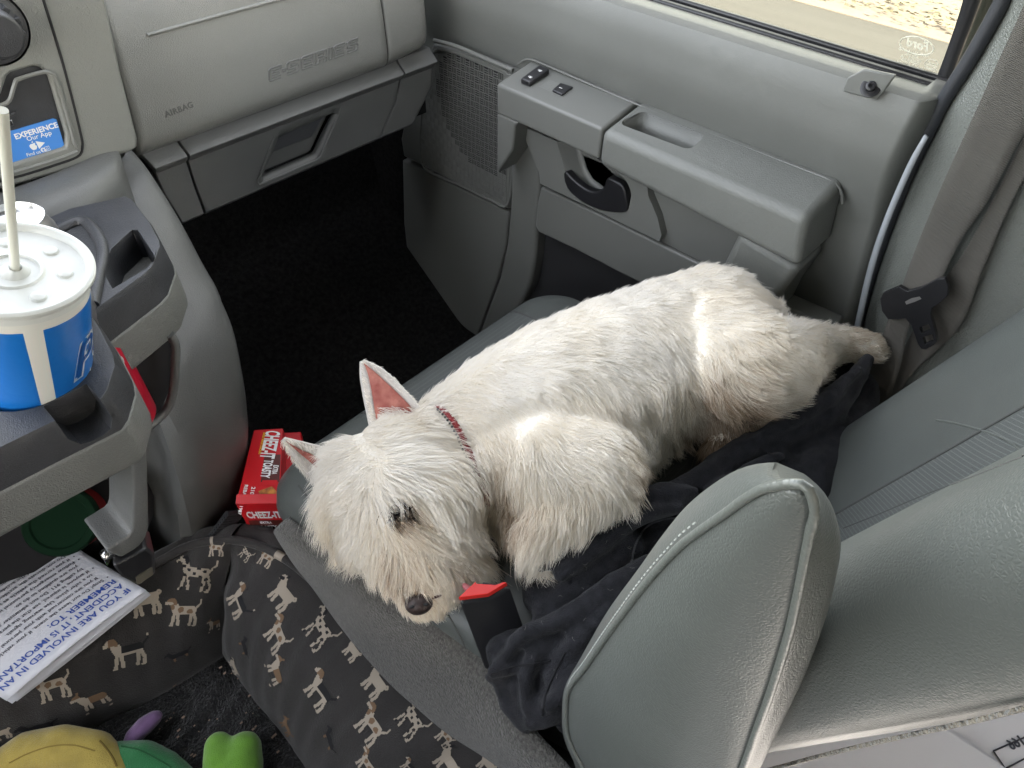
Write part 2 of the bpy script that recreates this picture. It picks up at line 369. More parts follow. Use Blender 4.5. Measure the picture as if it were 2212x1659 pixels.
# rear black window frame and painted body edge
def strip(name, L, Rr, X, th, m, parent, n=24, bevel=0, X2=None):
    a = catm([at(u, v, X=X) for u, v in L], n); c = catm([at(u, v, X=X2 or X) for u, v in Rr], n)
    g = np.array([a, c]); o = gmesh(name, g, m, parent, thick=th); return o
strip('window_frame', [(2084, -60), (2080, 0), (2048, 100), (2019, 178)], [(2128, -60), (2116, 0), (2078, 100), (2040, 200)], .992, .012, BLK, door)
# body colour edge
WPAINT = mat('white_paint', (.36, .385, .41), .25, spec=.6)
# ---- speaker panel and grille
XS = .886
out = pts([(936, 95), (1106, 160), (1118, 230), (1102, 330), (1099, 453), (872, 338), (866, 300), (880, 230), (905, 160)], X=XS)
b = MB(); b.prism(out, (.03, 0, 0)); b.build('speaker_panel', PLS, door, bevel=.004)
gout = [(946, 106), (1000, 118), (1098, 158), (1085, 180), (1082, 215), (1090, 270), (1106, 325), (1098, 440), (1060, 432), (1000, 402), (930, 372), (912, 350), (908, 300), (912, 240), (925, 170), (934, 118)]
gw = [at(u, v, X=XS) for u, v in gout]; poly = [(p.y, p.z) for p in gw]
def inside(y, z, P=poly):
    c = False; j = len(P)-1
    for i in range(len(P)):
        if (P[i][1] > z) != (P[j][1] > z) and y < (P[j][0]-P[i][0])*(z-P[i][1])/(P[j][1]-P[i][1])+P[i][0]: c = not c
        j = i
    return c
b = MB()
cs = .0118; spc = at(1045, 235, X=XS); rsp = .124
ys = [p[0] for p in poly]; zs = [p[1] for p in poly]
bt = .0014
for i in range(int((max(ys)-min(ys))/cs)+1):
    for j in range(int((max(zs)-min(zs))/cs)+1):
        y = min(ys)+i*cs; z = min(zs)+j*cs
        if not (inside(y+.1*cs, z+.1*cs) and inside(y+.9*cs, z+.9*cs) and inside(y+.1*cs, z+.9*cs) and inside(y+.9*cs, z+.1*cs)): continue
        x0, x1 = XS-.0017, XS-.0005
        dk = 1 if math.hypot(y+cs/2-spc.y, z+cs/2-spc.z) < rsp else 0
        b.add([(x1, y, z), (x1, y+cs, z), (x1, y+cs, z+cs), (x1, y, z+cs)], [(0, 1, 2, 3)], dk)
        f = bt/2
        b.box((x0, y-f, z-f), (x1, y+cs+f-.0001, z+f)); b.box((x0+.0001, y-f, z+f), (x1, y+f, z+cs-f))
        for k in (1, 2):
            q = k*cs/3
            if (i+j) % 2: b.box((x0+.0002, y+f, z+q-f*.9), (x1, y+cs-f, z+q+f*.9))
            else: b.box((x0+.0002, y+q-f*.9, z+f), (x1, y+q+f*.9, z+cs-f))
b.build('speaker_grille', [PLS, BLKM], door, smooth=False)
b = MB(); b.tube(list(catm(gw+[gw[0]], 80)), .0028, 8, caps=False); b.build('grille_rim', PLS, door)
# upper ledge line above speaker
b = MB(); b.tube(list(catm(pts([(938, 88), (985, 100), (1050, 128), (1108, 152)], X=XS-.002), 20)), .004, 8); b.build('panel_edge', PLS, door)
# lower kick section of the door below the grille
out = pts([(869, 345), (1099, 459), (1093, 525), (1075, 600), (1040, 700), (985, 860), (940, 860), (925, 745), (885, 600), (872, 480)], X=XS+.004)
b = MB(); b.prism(out, (.03, 0, 0)); b.build('lower_front_panel', PLS, door, bevel=.004)
# slanted spine between grille and map pocket
out = pts([(1100, 160), (1160, 185), (1170, 290), (1166, 370), (1160, 480), (1155, 560), (1146, 615), (1060, 800), (1000, 820), (1042, 700), (1078, 600), (1094, 525), (1101, 450), (1104, 330)], X=XS-.016)
b = MB(); b.prism(out, (.045, 0, 0)); b.build('panel_spine', PLS, door, bevel=.008, seg=4)
# ---- armrest body
ZT = .266
def ztop(x): return .263+.17*(x-.82)
def topat(u, v, dz=0):
    z = .266
    for _ in range(6): p = at(u, v, Z=z+dz); z = ztop(p.x)
    return p
def arm(name, pl, x0, x1, m, bevel=.01, dz=0, seg=5):
    b = MB(); b.prism([(x0, p.y, p.z+dz) for p in pts(pl, X=.82)], (x1-x0, 0, 0)); return b.build(name, m, door, bevel=bevel, seg=seg)
# side outline of the whole armrest (Y,Z), extruded in X
y_f, y_r = .795, .245
prof = [(y_f, ZT), (.578, ZT), (.578, .208), (.60, .208), (.70, .215), (.735, .17), (.775, .05), (.80, .05), (.80, .2)]
b = MB(); b.prism([(.82, .577, ztop(.82)), (.915, .577, ztop(.915)), (.915, .577, .213), (.82, .577, .213)], (0, y_f-.577, 0)); b.prism([(.8205, y, z) for y, z in [(.7949, .214), (.745, .214), (.752, .205), (.757, .16), (.7949, .10)]], (.085, 0, 0))
sw = b.build('switch_panel', PLS, door, bevel=.011, seg=5)
b = MB(); pf = [(.815, .574, ztop(.815)+.001), (.915, .574, ztop(.915)+.001), (.915, .574, .208), (.815, .574, .208)]; pr_ = [(.815, y_r, ztop(.815)+.001), (.915, y_r, ztop(.915)+.001), (.915, y_r-.012, .19), (.815, y_r-.012, .19)]
b.add(pf+pr_, [(0, 1, 2, 3), (7, 6, 5, 4), (0, 1, 5, 4), (1, 2, 6, 5), (2, 3, 7, 6), (3, 0, 4, 7)])
am = b.build('armrest_pad', PL, door); bev(am, .012, 6, 40); bake(am)
ct = MB(); q = [topat(u, v) for u, v in [(1388, 240), (1526, 292), (1490, 326), (1335, 268)]]
ct.prism([(p.x, p.y, ZT-.035) for p in q], (0, 0, .08)); co = ct.build('c', PL); bev(co, .012, 5); bake(co)
cut(am, [co]); wn(am)
b = MB(); q2 = [p for p in q]; b.prism([(p.x, p.y, ZT-.040) for p in q2], (0, 0, .004)); b.build('tray_bottom', PLS, door)
# armrest rear lower body
b = MB(); b.prism([(.823, y, z) for y, z in [(.33, .199), (y_r-.012, .188), (y_r-.0, .13), (.25, .06), (.30, .03), (.345, .10)]], (.08, 0, 0))
b.build('armrest_support', PL, door, bevel=.012, seg=4)
# seam between door upper and armrest
b = MB(); b.tube(list(catm(pts([(1118, 140), (1143, 128), (1200, 150), (1368, 222), (1600, 314), (1740, 368), (1790, 388), (1816, 410), (1819, 440)], X=.899), 60)), .0018, 8)
b.build('armrest_edge', PLS, door)
# switches
def on_top(u, v, dz=0): return topat(u, v, dz)
def topprism(name, L, h, m, parent, bevel=.0015, dz=0, top=None):
    b = MB(); p0 = [on_top(u, v, dz) for u, v in L]; n = len(p0)
    p1 = [on_top(u, v, dz+h) if top is None else on_top(*top[i], dz+h) for i, (u, v) in enumerate(L)]
    p1 = [Vector((a.x, a.y, a.z+h)) if top is None else c for a, c in zip(p0, p1)]
    b.add(p0+p1, [tuple(range(n)), tuple(range(2*n-1, n-1, -1))]+[(i, (i+1) % n, n+(i+1) % n, n+i) for i in range(n)])
    return b.build(name, m, parent, bevel=bevel)
lk = topprism('lock_switch', [(1124, 181), (1144, 189), (1187, 161), (1166, 150)], .009, BLK, door, .0025)
for (u, v) in [(1146, 166), (1167, 152)]:
    p = on_top(u, v, .0105); b = MB(); b.box((p.x-.0024, p.y-.0022, p.z-.0012), (p.x+.0024, p.y+.0012, p.z))
    b.tube([p+Vector((-.0016, .0012, 0)), p+Vector((-.0016, .0032, 0)), p+Vector((.0014, .0034, 0)), p+Vector((.0016, .0016, 0))], .0005, 6); b.build('lock_symbol', WHT, lk, smooth=False)
b = MB(); L = [(1163, 187), (1188, 172), (1240, 193), (1214, 210)]; p0 = [on_top(*x, .0005) for x in L]; cen = sum(p0, Vector())/4
p1 = [cen+(p-cen)*.8-Vector((0, 0, .0)) for p in p0]
b.add(p0+p1, [(i, (i+1) % 4, 4+(i+1) % 4, 4+i) for i in range(4)]); b.add(p1, [(0, 1, 2, 3)])
b.build('window_switch_well', PL, door, smooth=False)
ws = topprism('window_switch', [(1192, 199), (1214, 209), (1238, 192), (1210, 183)], .004, BLK, door, .0018)
p = on_top(1211, 190, .0045); b = MB(); b.box((p.x-.0008, p.y-.003, p.z), (p.x+.0008, p.y+.003, p.z+.0004)); b.build('switch_mark', WHT, ws, smooth=False)
# ---- handle bezel, recess and lever
XB = .853
bz = [(1130, 281), (1136, 276), (1292, 345), (1398, 399), (1401, 424), (1420, 470), (1429, 508), (1424, 522), (1300, 461), (1167, 397), (1164, 371), (1138, 310)]
b = MB(); b.prism(pts(bz, X=XB), (.04, 0, 0)); bezel = b.build('handle_bezel', PLS, door)
rc = [(1186, 300), (1255, 330), (1305, 358), (1350, 395), (1362, 425), (1355, 462), (1320, 462), (1270, 445), (1230, 415), (1210, 380)]
c_ = MB(); q = pts(rc, X=XB-.01); cq = sum(q, Vector())/len(q); n = len(q)
q2 = [cq+(p-cq)*.72+Vector((.04, 0, 0)) for p in q]
c_.add(q+q2, [tuple(range(n)), tuple(range(2*n-1, n-1, -1))]+[(i, (i+1) % n, n+(i+1) % n, n+i) for i in range(n)]); co = c_.build('c', PLS); bev(co, .006, 3); bake(co)
cut(bezel, [co]); bev(bezel, .003, 3, 50); wn(bezel)
XL = XB-.004
lev = [(1216, 374), (1222, 371), (1232, 382), (1252, 400), (1272, 412), (1290, 414), (1303, 405), (1311, 385), (1330, 392), (1345, 402), (1352, 425), (1355, 452), (1346, 460), (1320, 459), (1290, 453), (1255, 436), (1228, 412), (1218, 392)]
b = MB(); b.prism([Vector((XL, p.y, p.z)) for p in catm(0 or [tuple(x) for x in pts(lev, X=XL)], 60).tolist() and [Vector(c) for c in catm([tuple(x) for x in pts(lev, X=XL)], 48)]], (.016, 0, 0))
b.build('door_lever', BLK, door, bevel=.004, seg=4)
# recessed dark well behind the lever
b = MB(); b.prism([Vector((XB+.030, p.y, p.z)) for p in pts([(1196, 310), (1300, 352), (1352, 400), (1356, 458), (1290, 452), (1215, 395)], X=XB+.03)], (.004, 0, 0)); b.build('lever_well', PLS, door)
# panels under the armrest
lower = [(1168, 404), (1300, 466), (1424, 527), (1560, 594), (1700, 662), (1800, 706), (1800, 800), (1500, 668), (1342, 592), (1240, 538), (1162, 502), (1156, 487), (1160, 440)]
b = MB(); b.prism(pts(lower, X=.862), (.035, 0, 0)); b.build('lower_panel', PLS, door, bevel=.004, seg=3)
rec = [(1402, 401), (1500, 448), (1600, 500), (1622, 512), (1632, 530), (1645, 580), (1657, 640), (1650, 690), (1560, 590), (1428, 523), (1405, 440)]
b = MB(); b.prism(pts(rec, X=.868), (.03, 0, 0)); b.build('side_recess', PLS, door, bevel=.003)
# map pocket (dark)
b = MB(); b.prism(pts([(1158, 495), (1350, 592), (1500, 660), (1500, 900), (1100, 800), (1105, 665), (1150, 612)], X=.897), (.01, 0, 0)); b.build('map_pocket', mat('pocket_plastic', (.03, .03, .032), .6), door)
# gap line left of armrest end & vertical cut
b = MB(); b.tube(list(catm(pts([(1614, 505), (1630, 520), (1636, 560), (1650, 610), (1656, 640)], X=.866), 20)), .0016, 6); b.tube(list(catm(pts([(1438, 418), (1520, 458), (1614, 505)], X=.866), 20)), .0012, 6)
b.build('panel_gap', BLKM, door)
# ================================================================ rear pillar, seal, belt
pil = thing('door_pillar', 'speckled grey green pillar trim with black rubber door seal behind the door', 'pillar', (.98, .05, -.3))
# painted edge between door and seal
strip('painted_edge', [(1996, 292), (1960, 355), (1909, 474), (1873, 583), (1846, 702), (1832, 760)], [(2004, 298), (1974, 356), (1922, 476), (1886, 585), (1858, 704), (1845, 762)], .899, .004, WPAINT, pil)
strip('painted_door_frame', [(2126, -60), (2114, 0), (2080, 90), (2046, 190)], [(2165, -60), (2150, 0), (2112, 90), (2074, 190)], 1.03, .01, WPAINT, pil)
b = MB(); sp = [(2184, -60), (2166, 0), (2100, 120), (2040, 215), (2005, 285), (1965, 365), (1930, 450), (1898, 540), (1872, 620), (1852, 700), (1840, 780), (1832, 860)]
b.tube(list(catm(pts(sp, X=.935), 70)), .0085, 12); b.build('rubber_seal', mat('seal_rubber', (.035, .038, .045), .45, 'noise', 900, .0003), pil)
# speckled pillar trim: two facets
spk = mat('speckled_trim', (.165, .175, .16), .36, 'pebble', 300, .0004, var=.06)
n_ = spk.node_tree.nodes; l_ = spk.node_tree.links
rowsL = [(2192, -60), (2176, 0), (2112, 120), (2052, 215), (2018, 285), (1978, 365), (1942, 450), (1908, 540), (1884, 620), (1864, 700), (1850, 780), (1840, 880)]
A = catm(pts(rowsL, X=.945), 40)
B_ = A+np.array([-.03, -.03, 0]); C_ = A+np.array([-.035, -.10, 0]); D_ = A+np.array([-.035, -.35, 0])
G = np.array([A+np.array([.03, .004, 0]), A, A+np.array([-.018, -.012, 0]), B_, C_, D_])
gmesh('pillar_trim', G, spk, pil)
# far back panel to the right of the belts
belt = thing('seat_belt', 'taupe seat belt hanging by the pillar with black metal tongue', 'seat belt', (.88, 0, .2))
WEB = mat('belt_webbing', (.115, .107, .092), .75, 'noise', 1500, .0004, var=.06, sheen=.15)
n_ = WEB.node_tree.nodes; l_ = WEB.node_tree.links
wv = n_.new('ShaderNodeTexWave'); wv.wave_type = 'BANDS'; wv.bands_direction = 'DIAGONAL'; wv.inputs['Scale'].default_value = 260; tc_ = [x for x in n_ if x.type == 'TEX_COORD'][0]; l_.new(tc_.outputs['Object'], wv.inputs['Vector'])
bn_ = [x for x in n_ if x.type == 'BUMP'][0]; l_.new(wv.outputs['Fac'], bn_.inputs['Height']); bn_.inputs['Distance'].default_value = .0008
def ribbon(name, L, Rr, XL_, XR_, m, parent, n=40, th=.0016, k=6):
    a = catm([at(u, v, X=x) for (u, v), x in zip(L, XL_)], n); c = catm([at(u, v, X=x) for (u, v), x in zip(Rr, XR_)], n)
    g = np.array([a+(c-a)*s for s in np.linspace(0, 1, k)]); o = gmesh(name, g, m, parent, thick=th); return o
ribbon('back_webbing', [(2300, 60), (2230, 250), (2150, 420), (2085, 540), (2035, 610), (1985, 690), (1935, 790), (1900, 880)], [(2420, 0), (2300, 260), (2212, 385), (2146, 525), (2112, 610), (2068, 712), (1960, 820), (1925, 900)], [.897]*8, [.895]*8, WEB, belt)
ribbon('front_webbing', [(2240, -60), (2212, 10), (2155, 135), (2096, 266), (2035, 400), (1981, 530), (1932, 662)], [(2420, -60), (2360, 40), (2285, 170), (2205, 300), (2130, 440), (2070, 528), (2022, 628)], [.888]*6+[.872], [.888]*6+[.872], WEB, belt)
dk = mat('shaded_webbing', (.045, .043, .038), .8, 'noise', 1500, .0004)
ribbon('lower_webbing', [(1925, 668), (1905, 730), (1884, 790), (1860, 870)], [(1990, 660), (1962, 712), (1945, 790), (1915, 880)], [.874, .874, .872, .87], [.874, .874, .872, .87], WEB, belt)
# tongue plate
tp = [(1901, 646), (1908, 634), (1942, 619), (1960, 630), (1990, 622), (2024, 604), (2040, 602), (2048, 618), (2046, 640), (2028, 656), (2012, 666), (2010, 680), (2020, 716), (2024, 738), (2018, 745), (2000, 755), (1990, 754), (1982, 742), (1968, 702), (1956, 688), (1940, 690), (1918, 690), (1905, 672)]
tq = [at(u, v, X=.866) for u, v in tp]
b = MB(); b.prism(tq, (.007, 0, 0)); tg = b.build('belt_tongue', BLK, belt)
cs_ = []
for L in ([(1986, 708), (2006, 700), (2011, 712), (1990, 720)], [(1992, 730), (2013, 722), (2017, 736), (1998, 744)]):
    c_ = MB(); c_.prism([p-Vector((.01, 0, 0)) for p in pts(L, X=.866)], (.03, 0, 0)); cs_.append(c_.build('c', BLK))
cut(tg, cs_); bev(tg, .0022, 3, 40)
b = MB(); b.prism(pts([(1955, 652), (1968, 645), (1986, 641), (1990, 646), (1976, 652), (1958, 658)], X=.8652), (.002, 0, 0)); b.build('worn_spot', mat('worn_metal', (.35, .34, .33), .35, metal=.6), tg, smooth=False)
# ================================================================ dashboard
dash = thing('dashboard', 'grey textured dashboard with embossed lettering, glove box and centre stack', 'dashboard', (.5, 1.0, .3))
YD = .95
def yx(u, v, Y=YD): p = at(u, v, Y=Y); return p
xl0 = at(225, 0, Y=YD).x; 
# upper pad: prismatic profile (Y,Z) lofted over X, left edge slanted
def padprof(x):
    return [(1.02, .262), (.975, .266), (.955, .274), (.947, .290), (.947, .33), (.951, .38), (.962, .44), (.985, .49), (1.03, .52), (1.3, .54)]
prof = catm([(y, z, 0) for y, z in padprof(0)], 60)[:, :2]
def padx(z, s): # left boundary slanted
    zl_, xl_ = at(300, 314, Y=YD).z, at(300, 314, Y=YD).x; zt, xt = at(225, 0, Y=YD).z, xl0
    return xl_+(xt-xl_)*(z-zl_)/(zt-zl_)
cols = 40
xseam = at(828, 60, Y=YD).x
G = np.array([[(padx(min(z, .5), 0)+(xseam-padx(min(z, .5), 0))*t, y, z) for t in np.linspace(0, 1, cols)] for y, z in prof])
pad = gmesh('airbag_cover', G, DASH, dash, thick=.02)
# right end cap, curving away at the door
rows = []
for y, z in prof:
    r = [(xseam+.0025, y+.002, z)] ; 
    for t in np.linspace(.05, 1, 22):
        x = xseam+.0025+(.838-xseam)*t; bulge = .0 if t < .6 else .06*((t-.6)/.4)**2.5
        r.append((x, y+bulge, z+ (.012 if z < .3 else 0)*t))
    rows.append(r)
g2 = gmesh('end_cover', np.array(rows), DASH, dash, thick=.02)
gl_ = gmesh('driver_side_cover', np.array([[(x, y+.03, z) for x in np.linspace(-.935, .17, 12)] for y, z in prof]), DASH, dash, thick=.02)  # unseen driver half of the dash, added to block windshield light
b = MB(); b.box((-.935, 1.02, -.05), (.17, 1.30, .27)); b.build('driver_side_lower', DSH2, dash, bevel=.01)
# seam shadow
b = MB(); b.tube([(xseam+.001, y+.0015, z) for y, z in prof], .0012, 6); b.build('cover_seam', BLKM, dash)
# groove (raised line) and lettering
def onpad(u, v, lift=0):
    p = at(u, v, Y=YD)
    for _ in range(5):
        y = np.interp(p.z, prof[12:50, 1], prof[12:50, 0]); p = at(u, v, Y=y-lift)
    return p
gr = [onpad(u, v) for u, v in [(318, 76), (400, 53), (480, 31), (574, 6), (700, -28), (820, -60)]]
b = MB(); b.tube(gr, .0024, 10); b.build('groove_rib', DASH, dash)
def padtext(name, s, p0, p1, size, depth, m, **k):
    a, c = onpad(*p0), onpad(*p1); text(name, s, a, c-a, (0, .08, 1), size, m, dash, depth=depth, **k)
TX = mat('embossed_vinyl', (.235, .245, .235), .3, 'noise', 600, .0002)
# outline style letters drawn as raised strokes
def strokes(name, glyphs, p0, p1, hgt, wid, r, m, sh=.25):
    a, c = onpad(*p0), onpad(*p1); xd = (c-a).normalized(); up = Vector((0, .02, 1)).normalized(); b = MB(); x = 0
    for g, adv in glyphs:
        for ln in g:
            P = [a+xd*((x+q[0]*wid)+sh*q[1]*hgt)+up*(q[1]*hgt)+Vector((0, -.0004, 0)) for q in ln]
            b.tube(P, r, 6)
        x += adv*wid
    return b.build(name, m, dash)
E_ = [[(1, 1), (.12, 1), (0, .85), (0, .1), (.08, 0), (.95, 0), (.95, .2), (.25, .2), (.25, .4), (.85, .4), (.85, .6), (.25, .6), (.25, .8), (1, .8), (1, 1)]]
S_ = [[(1, 1), (.12, 1), (0, .85), (0, .5), (.1, .4), (.72, .4), (.72, .2), (0, .2), (0, 0), (.9, 0), (1, .12), (1, .5), (.9, .6), (.27, .6), (.27, .8), (1, .8), (1, 1)]]
R_ = [[(0, 0), (0, 1), (.9, 1), (1, .88), (1, .5), (.9, .4), (1, .3), (1, 0), (.74, 0), (.74, .3), (.27, .3), (.27, 0), (0, 0)], [(.27, .8), (.27, .55), (.74, .55), (.74, .8), (.27, .8)]]
I_ = [[(0, 0), (0, 1), (.26, 1), (.26, 0), (0, 0)]]
D_ = [[(0, .38), (0, .6), (.28, .6), (.28, .38), (0, .38)]]
strokes('embossed_lettering', [(E_, 1.08), (D_, .40), (S_, 1.22), (E_, 1.22), (R_, 1.22), (I_, .44), (E_, 1.22), (S_, 1.2)], (581, 176), (775, 106), .0165, .0205, .00135, mat('lettering_shade', (.13, .133, .13), .4))  # strokes coloured darker to stand in for the emboss shadow
padtext('airbag_lettering', 'AIRBAG', (358, 253), (405, 235), .0105, .0012, mat('airbag_ink', (.09, .092, .09), .5), bold=.0003, spacing=1.15)
# ---- lower dash and glove box
YG = .958
def lowprof(): return [(1.0, .268), (.972, .268), (.968, .262), (.957, .254), (.953, .249), (.958, .243), (.968, .235), (.972, .20), (.975, .145), (.985, .137), (1.03, .135), (1.2, .135)]
lp = lowprof()
def lowpanel(name, x0f, x1f, m, cols=12, thick=.012):
    G = np.array([[(lerp(x0f(z), x1f(z), t), y, z) for t in np.linspace(0, 1, cols)] for y, z in lp]); o = gmesh(name, G, m, dash, thick=thick); bev(o, .001, 2, 30); return o
def xline(pl):   # x of an image polyline as function of z on the panel plane
    q = [at(u, v, Y=.965) for u, v in pl]; q.sort(key=lambda p: p.z)
    return lambda z: float(np.interp(z, [p.z for p in q], [p.x for p in q]))
e0 = xline([(296, 318), (335, 368), (370, 440), (416, 508)]); e1 = xline([(384, 303), (402, 345), (430, 420), (457, 490)])
e1b = lambda z: e1(z)+.0035
e2 = xline([(868, 200), (850, 250), (822, 318)]); e2b = lambda z: e2(z)+.003
e3 = lambda z: .835 if z > .2 else .835-(.2-z)*.9
lowpanel('side_panel', e0, e1, DSH2); lowpanel('end_panel', e2b, e3, DSH2)
# glove box door with recessed pull
glv = lowpanel('glove_box', e1b, e2, DSH2, 40)
bake(glv)
hs = [(594, 289), (727, 230), (737, 233), (692, 338), (684, 345), (560, 398), (556, 392)]
ho = [at(u, v, Y=.972) for u, v in hs]
cc_ = sum(ho, Vector())/len(ho)
c_ = MB(); fr0 = [Vector((p.x, .94, p.z)) for p in ho]; fr1 = [Vector((cc_.x+(p.x-cc_.x)*.8, .995, cc_.z+(p.z-cc_.z)*.72)) for p in ho]
n = len(ho); c_.add(fr0+fr1, [tuple(range(n)), tuple(range(2*n-1, n-1, -1))]+[(i, (i+1) % n, n+(i+1) % n, n+i) for i in range(n)])
co = c_.build('c', DSH2)
cut(glv, [co])
b = MB(); fr1 = [Vector((p.x, .9935, p.z)) for p in fr1]; b.prism([Vector((cc_.x+(p.x-cc_.x)*1.1, .993, cc_.z+(p.z-cc_.z)*1.1)) for p in fr1], (0, .004, 0)); b.build('pull_well', DSH2, glv, smooth=False)
fl = [at(u, v, Y=.975) for u, v in [(600, 292), (701, 248), (684, 300), (583, 341)]]
b = MB(); b.prism([fl[0], fl[1], fl[2]+Vector((0, .012, 0)), fl[3]+Vector((0, .012, 0))], (0, .005, 0)); b.build('latch_flap', mat('latch_plastic', (.085, .09, .1), .35, 'leather', 560, .0003), glv, bevel=.0012)
# raised rim round the pull
b = MB(); b.tube([Vector((p.x, .9708, p.z)) for p in ho+[ho[0]]], .0016, 6, caps=False); b.build('pull_rim', DSH2, glv)
# dark backing just behind the panels
b = MB(); b.box((.2, 1.0, .14), (.84, 1.03, .27)); b.build('dash_core', BLKM, dash, smooth=False)
# ---- centre stack
YS = .885
def onst(u, v, l=0): return at(u, v, Y=YS-l)
so_ = [onst(u, v) for u, v in [(-900, 160), (210, -80), (232, 20), (262, 160), (298, 300), (297, 318), (285, 328), (150, 368), (0, 410), (-900, 735)]]
b = MB(); b.prism(so_, (0, .16, 0)); stk = b.build('centre_stack', DASH if False else PL, dash)
# recess with card
rcs = [(0, 228), (20, 217), (33, 178), (42, 170), (90, 156), (108, 158), (124, 180), (160, 305), (158, 331), (12, 378), (-40, 392), (-40, 236)]
c_ = MB(); q = [onst(u, v, .02) for u, v in rcs]; c_.prism(q, (0, .032, 0)); co = c_.build('c', CHAR); cut(stk, [co]); bev(stk, .004, 3, 50); wn(stk)
b = MB(); b.prism([Vector((p.x, YS+.0055, p.z)) for p in [onst(u, v, -.01) for u, v in [(-40, 140), (130, 140), (175, 330), (-40, 385)]]], (0, .003, 0)); b.build('recess_plate', CHAR, dash, smooth=False)
# seam groove round the stack
b = MB(); b.tube(list(catm([onst(u, v, .0) for u, v in [(85, -30), (97, 10), (125, 100), (150, 190), (172, 280), (178, 318), (168, 338), (120, 356), (50, 378), (-40, 402)]], 60)), .0015, 6); b.build('trim_seam', BLKM, dash)
b = MB(); b.tube(list(catm([onst(u, v, .001) for u, v in rcs[:-1]+[(-40, 392)]][:11], 70)), .0022, 6); b.build('recess_rim', PLS, dash)
# socket
def stbox(name, L, y0, h, m, par, bevel=0):
    b = MB(); b.prism([Vector((p.x, y0, p.z)) for p in [at(u, v, Y=y0) for u, v in L]], (0, h, 0)); return b.build(name, m, par, bevel=bevel)
stbox('usb_socket', [(10, 263), (26, 258), (31, 272), (14, 278)], YS+.003, .003, CHRM, dash, .001)
stbox('socket_hole', [(14, 266), (24, 263), (28, 270), (17, 274)], YS+.0022, .002, BLKM, dash)
stbox('dark_latch', [(16, 246), (34, 242), (34, 250), (20, 255)], YS+.002, .004, CHAR, dash, .001)
# card
BCARD = mat('blue_card', (.06, .22, .60), .35)
CY = YS+.0035
cb = MB(); cl = [(8, 288), (115, 256), (122, 258), (140, 318), (137, 325), (20, 357), (6, 358)]
cb.prism([Vector((p.x, CY, p.z)) for p in [at(u, v, Y=CY) for u, v in cl]], (0, .0012, 0)); card = cb.build('app_card', BCARD, None, smooth=False)
tag(card, 'blue card with white EXPERIENCE Our App print in the dash recess', 'card')
def ctext(s, u, v, u2, v2, size, bold=0): a = at(u, v, Y=CY); c = at(u2, v2, Y=CY); text('card_text', s, a, c-a, (-.1, 0, 1), size, WHT, card, depth=.0002, bold=bold, lift=.0003)
ctext('EXPERIENCE', 33.5, 301, 106, 280, .0082, .0002)
ctext('Our App', 59, 304+1, 92, 296, .0072)
ctext('Find us on', 58, 338, 88, 330, .0052)
p = at(72, 316, Y=CY-.0004); b = MB()
pp = [p+Vector((x*.0042, 0, z*.0042)) for x, z in [(0, -.95), (.35, -1), (.7, -.6), (.85, -.15), (.6, .1), (.62, .45), (.8, .65), (.4, .75), (.05, .6), (-.35, .75), (-.8, .45), (-.85, -.1), (-.6, -.7), (-.3, -1)]]
b.prism(pp, (0, .0003, 0)); b.prism([p+Vector((x*.0042, 0, z*.0042)) for x, z in [(.0, .8), (.1, 1.15), (.4, 1.35), (.3, .95)]], (0, .0003, 0))
p = at(88, 311, Y=CY-.0004); b.prism([p+Vector((-.0036, 0, .0045)), p+Vector((-.0036, 0, -.0045)), p+Vector((.0045, 0, 0))], (0, .0003, 0))
p = at(93.5, 324, Y=CY-.0004); b.prism([p+Vector((.0026*math.cos(a), 0, .0026*math.sin(a))) for a in np.linspace(0, 6.1, 14)], (0, .0003, 0))
p = at(102.5, 321, Y=CY-.0004); b.tube([p+Vector((.0024*x, 0, .0024*z)) for x, z in [(-1, -1), (1, -1), (1, 1), (-1, 1), (-1, -1)]], .0003, 4, caps=False); b.tube([p+Vector((.001*math.cos(a), 0, .001*math.sin(a))) for a in np.linspace(0, 6.3, 12)], .0002, 4, caps=False)
b.build('card_icons', WHT, card, smooth=False)
b = MB(); p = at(93.5, 324, Y=CY-.0008); b.box((p.x-.0003, p.y-.0001, p.z-.0022), (p.x+.0005, p.y+.0003, p.z+.0014)); b.box((p.x-.001, p.y-.0001, p.z-.0002), (p.x+.0013, p.y+.0003, p.z+.0004)); b.build('icon_letter', BCARD, card, smooth=False)
# knob
kc = onst(-22, 62); b = MB()
b.lathe([(.0, -.030), (.019, -.030), (.021, -.028), (.023, -.012), (.026, -.008), (.028, -.002), (.034, 0), (.036, -.0)], kc, 60, axis=(0, 1, 0))
for k in range(12):
    a = k*math.pi/6+.2; d = Vector((math.cos(a), 0, math.sin(a))); e = Vector((-math.sin(a), 0, math.cos(a)))
    P = [kc+d*.018-e*.004, kc+d*.0275-e*.003, kc+d*.0275+e*.003, kc+d*.018+e*.004]; b.prism([p-Vector((0, .014, 0)) for p in P], (0, .012, 0))
kn = b.build('rotary_knob', CHAR, dash, bevel=.001)
